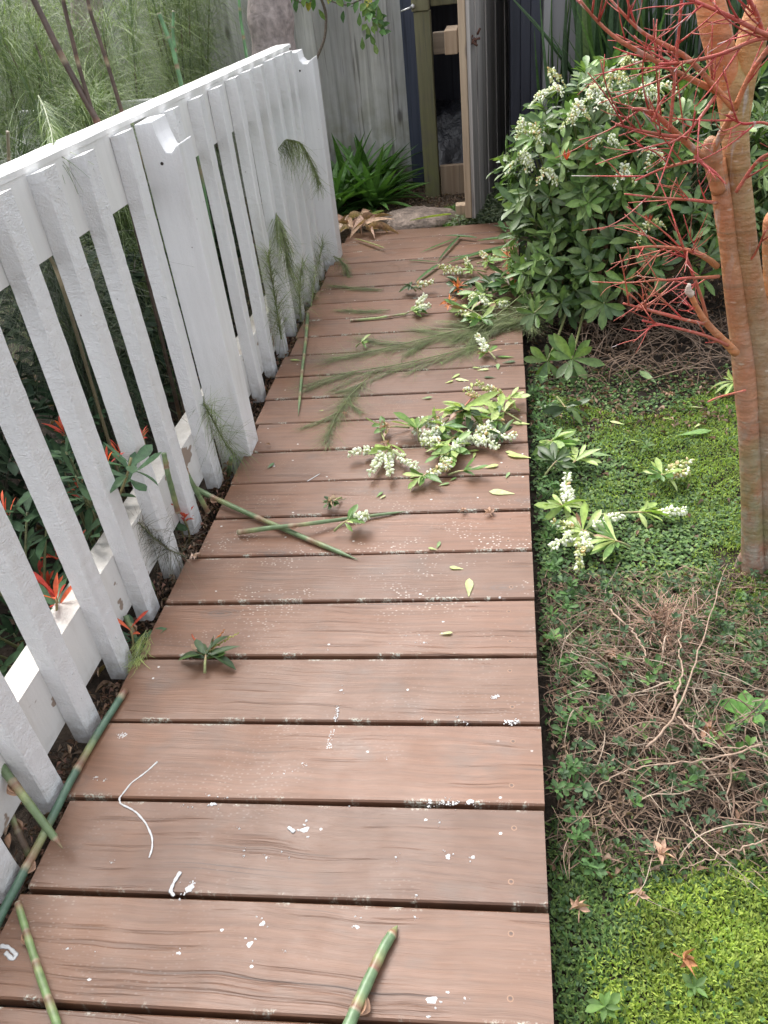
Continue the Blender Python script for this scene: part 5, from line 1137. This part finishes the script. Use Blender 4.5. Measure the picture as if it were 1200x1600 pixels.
# dry sheaths heap
for k in range(26):
    p = np.array([U(-1.12, -.86), U(5.1, 5.42), .01 + U(0, .05)]); a = U(0, 6.28); g = G(); L = U(.10, .22)
    g.leaf('dry' if k % 3 else 'st1', p, [math.cos(a), math.sin(a), U(.05, .7)], [U(-.5, .5), U(-.5, .5), 1], L, U(.04, .06), pick([(.50, .34, .26), (.58, .44, .33), (.36, .22, .16), (.45, .3, .2)])); o = g.build('dry_sheath', M_DRY)
    tag(o, 'curled tan leaf sheath in the dry heap at the far left corner of the deck', 'dead leaf', 'dry leaf sheaths at the deck corner')

# ------------------------------------------------------------------ ground cover and litter
def pts_in(n, x0, x1, y0, y1): return rng.uniform(x0, x1, n), rng.uniform(y0, y1, n)
def cover(name, mat, x, y, pal, L, W, tilt, key='tiny', lift=(0, .01), kind='stuff', label=None):
    g = G(); n = len(x); z = gz(x, y) + rng.uniform(*lift, n); a = rng.uniform(0, 6.28, n); e = np.radians(rng.uniform(*tilt, n))
    d = np.stack([np.cos(a) * np.cos(e), np.sin(a) * np.cos(e), np.sin(e)], 1); up = np.stack([-np.cos(a) * np.sin(e), -np.sin(a) * np.sin(e), np.cos(e)], 1) + rng.normal(0, .3, (n, 3))
    col = np.array(pal)[rng.integers(len(pal), size=n)] * rng.uniform(.7, 1.3, (n, 1)); l = L * rng.uniform(.6, 1.3, n); ww = W * rng.uniform(.7, 1.2, n)
    T = TM[key]; g.inst((T[0], T[1]), frames(d, up), np.stack([x, y, z], 1), np.stack([ww, l, l], 1), col, None, T[3])
    o = g.build(name, mat); o['kind'] = kind
    return o
CL = [(.085, .16, .045), (.12, .21, .06), (.06, .12, .04), (.17, .26, .08)]
# clover-like carpet under the maple
x, y = pts_in(60000, .09, 1.6, 1.55, 3.35); m = (fbm(x, y, 4.5, 11) * .8 + .35 * np.clip((3.0 - y) * 1.6, -2.5, 1) + .45 * fbm(x, y, 20, 12)) > rng.uniform(-.35, .55, len(x)); m &= ~((x > .62) & (x < .86) & (y > 1.88) & (y < 2.05)); x, y = x[m], y[m]
cover('clover_carpet', M_SOFT, x, y, CL, .014, .012, (-5, 35), lift=(.0, .014))
# yellow moss patches on the carpet
x, y = pts_in(90000, .16, 1.6, 1.75, 3.15); m = (.55 * fbm(x, y, 5.0, 21) + .4 * fbm(x, y, 17, 22) + .9 * (x - .36) + .35 * (y - 2.4)) > rng.uniform(-.10, .5, len(x)); m &= (y < 3.0 + .1 * np.sin(x * 9)); x, y = x[m], y[m]
cover('yellow_moss', M_MOSS, x, y, [(.19, .27, .045), (.25, .33, .055), (.14, .21, .045)], .011, .0045, (20, 80), lift=(0.004, .018))
# near moss bed: bright cushion with darker rim
x, y = pts_in(90000, .08, 1.0, .45, 1.12); d_ = np.hypot((x - .43) / .27, (y - .68) / .27) + .3 * fbm(x, y, 9, 31) + .15 * fbm(x, y, 30, 32); b = d_ < rng.uniform(.75, 1.15, len(x)); yl = y < 1.03 + .04 * np.sin(x * 14) + .03 * fbm(x, y, 25, 33) + rng.normal(0, .035, len(x))
cover('bright_moss', M_MOSS, x[b & yl], y[b & yl], [(.26, .34, .065), (.33, .40, .085), (.18, .26, .06), (.30, .37, .07)], .013, .0045, (25, 85), lift=(.0, .014))
r_ = ~b & yl & (rng.uniform(0, 1, len(x)) < .45)
cover('green_moss', M_MOSS, x[r_], y[r_], [(.10, .17, .05), (.13, .21, .055), (.07, .13, .045), (.17, .24, .07)], .013, .0055, (10, 75), lift=(0, .01))
# creeping green strip beside the deck and sparse weeds elsewhere
x, y = pts_in(26000, .085, 1.4, .4, 3.4); m = ((fbm(x, y, 7, 41) > rng.uniform(.0, .9, len(x))) & ~((y > 1.0) & (y < 1.85) & (rng.uniform(0, 1, len(x)) < .72))) | ((x < .16) & (rng.uniform(0, 1, len(x)) < .5)); x, y = x[m], y[m]
cover('creeping_weeds', M_SOFT, x, y, [(.05, .11, .035), (.07, .15, .04), (.04, .08, .03)], .015, .010, (0, 60), lift=(0, .02))
# leaf litter
x, y = pts_in(8200, .085, 1.9, .95, 4.6); m = rng.uniform(0, 1, len(x)) < np.where((y > 2.8) | ((y > .95) & (y < 1.9)), .95, .10); x, y = x[m], y[m]
cover('leaf_litter', M_DRY, x, y, BRN, .026, .012, (-10, 50), 'dry', (0, .03))
x, y = pts_in(9000, .10, 1.3, .98, 1.92); cover('twig_litter', M_DRY, x, y, [(.20, .13, .09), (.27, .19, .13), (.14, .09, .06), (.11, .07, .05)], .045, .0028, (-10, 25), 'la0', (0, .035))
x, y = pts_in(4200, -1.115, -1.035, -.2, 4.7); g0 = cover('fence_foot_litter', M_DRY, x, y, BRN + [(.34, .18, .13)], .022, .010, (-10, 60), 'dry', (.0, .09))
x, y = pts_in(2600, -3.2, -1.12, .3, 6.2); cover('shaded_litter', M_DRY, x, y, BRN, .05, .02, (-10, 40), 'dry', (0, .02))
x, y = pts_in(3600, -1.3, .06, 5.25, 6.4); cover('bark_litter', M_DRY, x, y, BRN + [(.3, .22, .16)], .03, .008, (-10, 30), 'dry', (0, .012))
x, y = pts_in(9000, -.40, .07, 5.27, 6.05); m = (x > -.25 + .25 * (y - 5.27) - .1 * (y < 5.5)) ; x, y = x[m], y[m]; cover('leaf_clippings', M_SOFT, x, y, [(.17, .21, .12), (.22, .26, .16), (.12, .16, .09), (.26, .28, .19)], .04, .011, (-10, 50), 'la1', (0, .10))
x, y = pts_in(2500, -.42, -.18, 5.25, 5.75); cover('sheared_grass', M_SOFT, x, y, [(.12, .22, .06), (.16, .28, .07)], .022, .006, (10, 70), 'la0', (0, .01))

# small plants in the shade beside the deck
for i in range(12):
    yy = 1.0 + i * .19; p = np.array([.11 + U(0, .04), yy, -.10]); t = thing('deck_edge_weed', 'small dark leafy weed growing tight against the right side of the deck', 'weed', p, 'weeds along the deck edge'); g = G()
    for k in range(6): rosette(g, p + [U(-.02, .05), U(-.07, .07), U(.01, .06)], [.3, 0, 1], 7, .03, [(.06, .13, .04), (.08, .17, .05)], (40, 90), .42)
    g.build('foliage', M_SOFT, t)

# ------------------------------------------------------------------ straggly azalea with dead twigs
az = thing('azalea_shrub', 'low straggly shrub of bare brown twigs with few green leaf tufts beside the deck', 'shrub', (.45, 1.4, -.1))
TWP = [(.20, .125, .085), (.27, .185, .13), (.15, .095, .065), (.36, .28, .21)]
tg = G(); lg = G(); dg_ = G()
cents = [np.array([.42, 1.62, -.1]), np.array([.52, 1.36, -.1]), np.array([.34, 1.22, -.1]), np.array([.66, 1.2, -.1]), np.array([.28, 1.5, -.1])]
for k in range(400):
    c = cents[int(rng.integers(5))] + [U(-.16, .16), U(-.14, .14), 0]; a = U(0, 6.28); L = U(.05, .30); rise = U(.0, .07)
    e = c + [math.cos(a) * L, math.sin(a) * L * .8, rise]
    if e[0] < .10: e[0] = .10 + U(0, .03)
    mid = (c + e) / 2 + [U(-.03, .03), U(-.03, .03), U(.0, .06)]
    q = bezier([c, mid, (mid + e) / 2 + rng.normal(0, .015, 3), e], 12); cc = np.array(pick(TWP)); r = U(.0008, .0022) if k > 14 else U(.003, .0045)
    tg.tube(q, np.linspace(r, r * .4, 12), cc, 5)
    for _ in range(int(U(1, 5))):
        i = int(U(3, 11)); d = rng.normal(0, 1, 3) * [1, 1, .5]; l = U(.02, .07); tg.tube(bezier([q[i], q[i] + d * l * .5, q[i] + d * l * .9 + [0, 0, .01]], 5), np.linspace(r * .5, r * .2, 5), cc * U(.8, 1.2), 4)
    if U(0, 1) < .2: rosette(lg, e + [0, 0, .005], [U(-.3, .3), U(-.3, .3), 1], 7, U(.016, .034), [(.08, .17, .045), (.11, .21, .055), (.06, .13, .04)], (35, 85), .42, ('ob0', 'ob2'))
for k in range(470):
    p = np.array([U(.11, .85), U(1.0, 1.9), -.1 + U(.0, .08)])
    rosette(dg_, p, [U(-.5, .5), U(-.5, .5), 1], 6, U(.014, .024), [(.05, .10, .045), (.07, .13, .055), (.045, .08, .04)], (20, 85), .5, ('ob0',))
for k in range(14):      # a wad of fine dead twigs in the middle
    c = np.array([.44 + U(-.06, .06), 1.66 + U(-.05, .05), -.07])
    for _ in range(12):
        d = _n(rng.normal(0, 1, 3) * [1, 1, .6] + [0, 0, .3]); tg.tube([c, c + d * .05 + rng.normal(0, .008, 3), c + d * .09], [.0016, .0012, .0006], pick([(.36, .22, .15), (.44, .30, .22)]), 4)
tg.build('twigs', M_STEM, az); lg.build('green_foliage', M_SOFT, az); dg_.build('old_foliage', M_SOFT, az)
for (pts, r) in (([(1190, 1165), (1100, 1190), (1010, 1195), (950, 1215), (930, 1240)], .004), ([(1010, 1165), (1050, 1130), (1085, 1040), (1110, 960), (1135, 880)], .005), ([(1050, 1110), (1065, 1060), (1062, 1000), (1075, 930)], .005), ([(948, 950), (990, 985), (1010, 1020), (1005, 1035)], .005), ([(1200, 1310), (1130, 1335), (1060, 1360)], .003), ([(1060, 1120), (1100, 1165), (1180, 1170), (1230, 1200)], .004)):
    g = G(); q = bezier([PZ(*p_, -.02) for p_ in pts], 24); q = q + rng.normal(0, .0025, q.shape); g.tube(q, np.linspace(r, r * .35, 24) * .66, (.30, .21, .15), 6); twigs_c = q; g.build('branch', M_STEM, az)
bt = thing('dead_twig_heap', 'brown tangle of fine dead twigs on the dark soil under the bush', 'twigs', (.6, 3.5, -.1)); g = G()
for k in range(320):
    c = np.array([U(.3, 1.15), U(3.15, 3.8), -.1]); a = U(0, 6.28); L = U(.08, .28); e = c + [math.cos(a) * L, math.sin(a) * L * .7, U(0, .14)]
    g.tube(bezier([c, (c + e) / 2 + rng.normal(0, .02, 3) + [0, 0, .03], e], 8), np.linspace(.0026, .001, 8), pick([(.17, .11, .075), (.24, .16, .11), (.11, .075, .05)]), 4)
g.build('twigs', M_STEM, bt)
sd_ = thing('broad_leaf_seedling', 'low seedling with four broad bright green leaves at the right edge', 'plant', PZ(1165, 1115, -.09)); g = G(); p = PZ(1165, 1118, -.075)
for a, L in ((2.8, .075), (1.4, .07), (.5, .075), (-.9, .06), (-2.2, .06)): g.leaf('la0', p, [math.cos(a), math.sin(a), .35], [0, 0, 1], L, L * .62, (.13, .29, .06))
g.build('leaves', M_SOFT, sd_)
for (px, py, L, lab) in ((1085, 1545, .035, 'little rosette weed in the bright moss'), (945, 1575, .045, 'little rosette weed near the bottom edge of the moss'), (1170, 680, .05, 'small weed right of the maple foot'), (1010, 700, .04, 'heart leaved weed in the clover carpet'), (1190, 900, .06, 'leafy weed at the maple foot'), (1130, 610, .05, 'weed in the shade left of the maple')):
    p = PZ(px, py, -.09); t = thing('small_weed', lab, 'weed', p, 'small weeds in the ground cover'); g = G(); rosette(g, p + [0, 0, .01], [0, 0, 1], 8, L * .8, [(.10, .19, .04), (.08, .15, .035)], (55, 85), .42, ('ob0', 'la0')); g.build('leaves', M_SOFT, t)
ap = PZ(998, 1350, -.03); t = thing('yellow_petal', 'tiny orange yellow withered petal in the straggly shrub', 'petal', ap); g = G(); g.leaf('ob0', ap, [0, -.3, 1], [1, 0, 0], .022, .008, (.7, .38, .06)); g.build('petal_blade', M_PETAL, t)
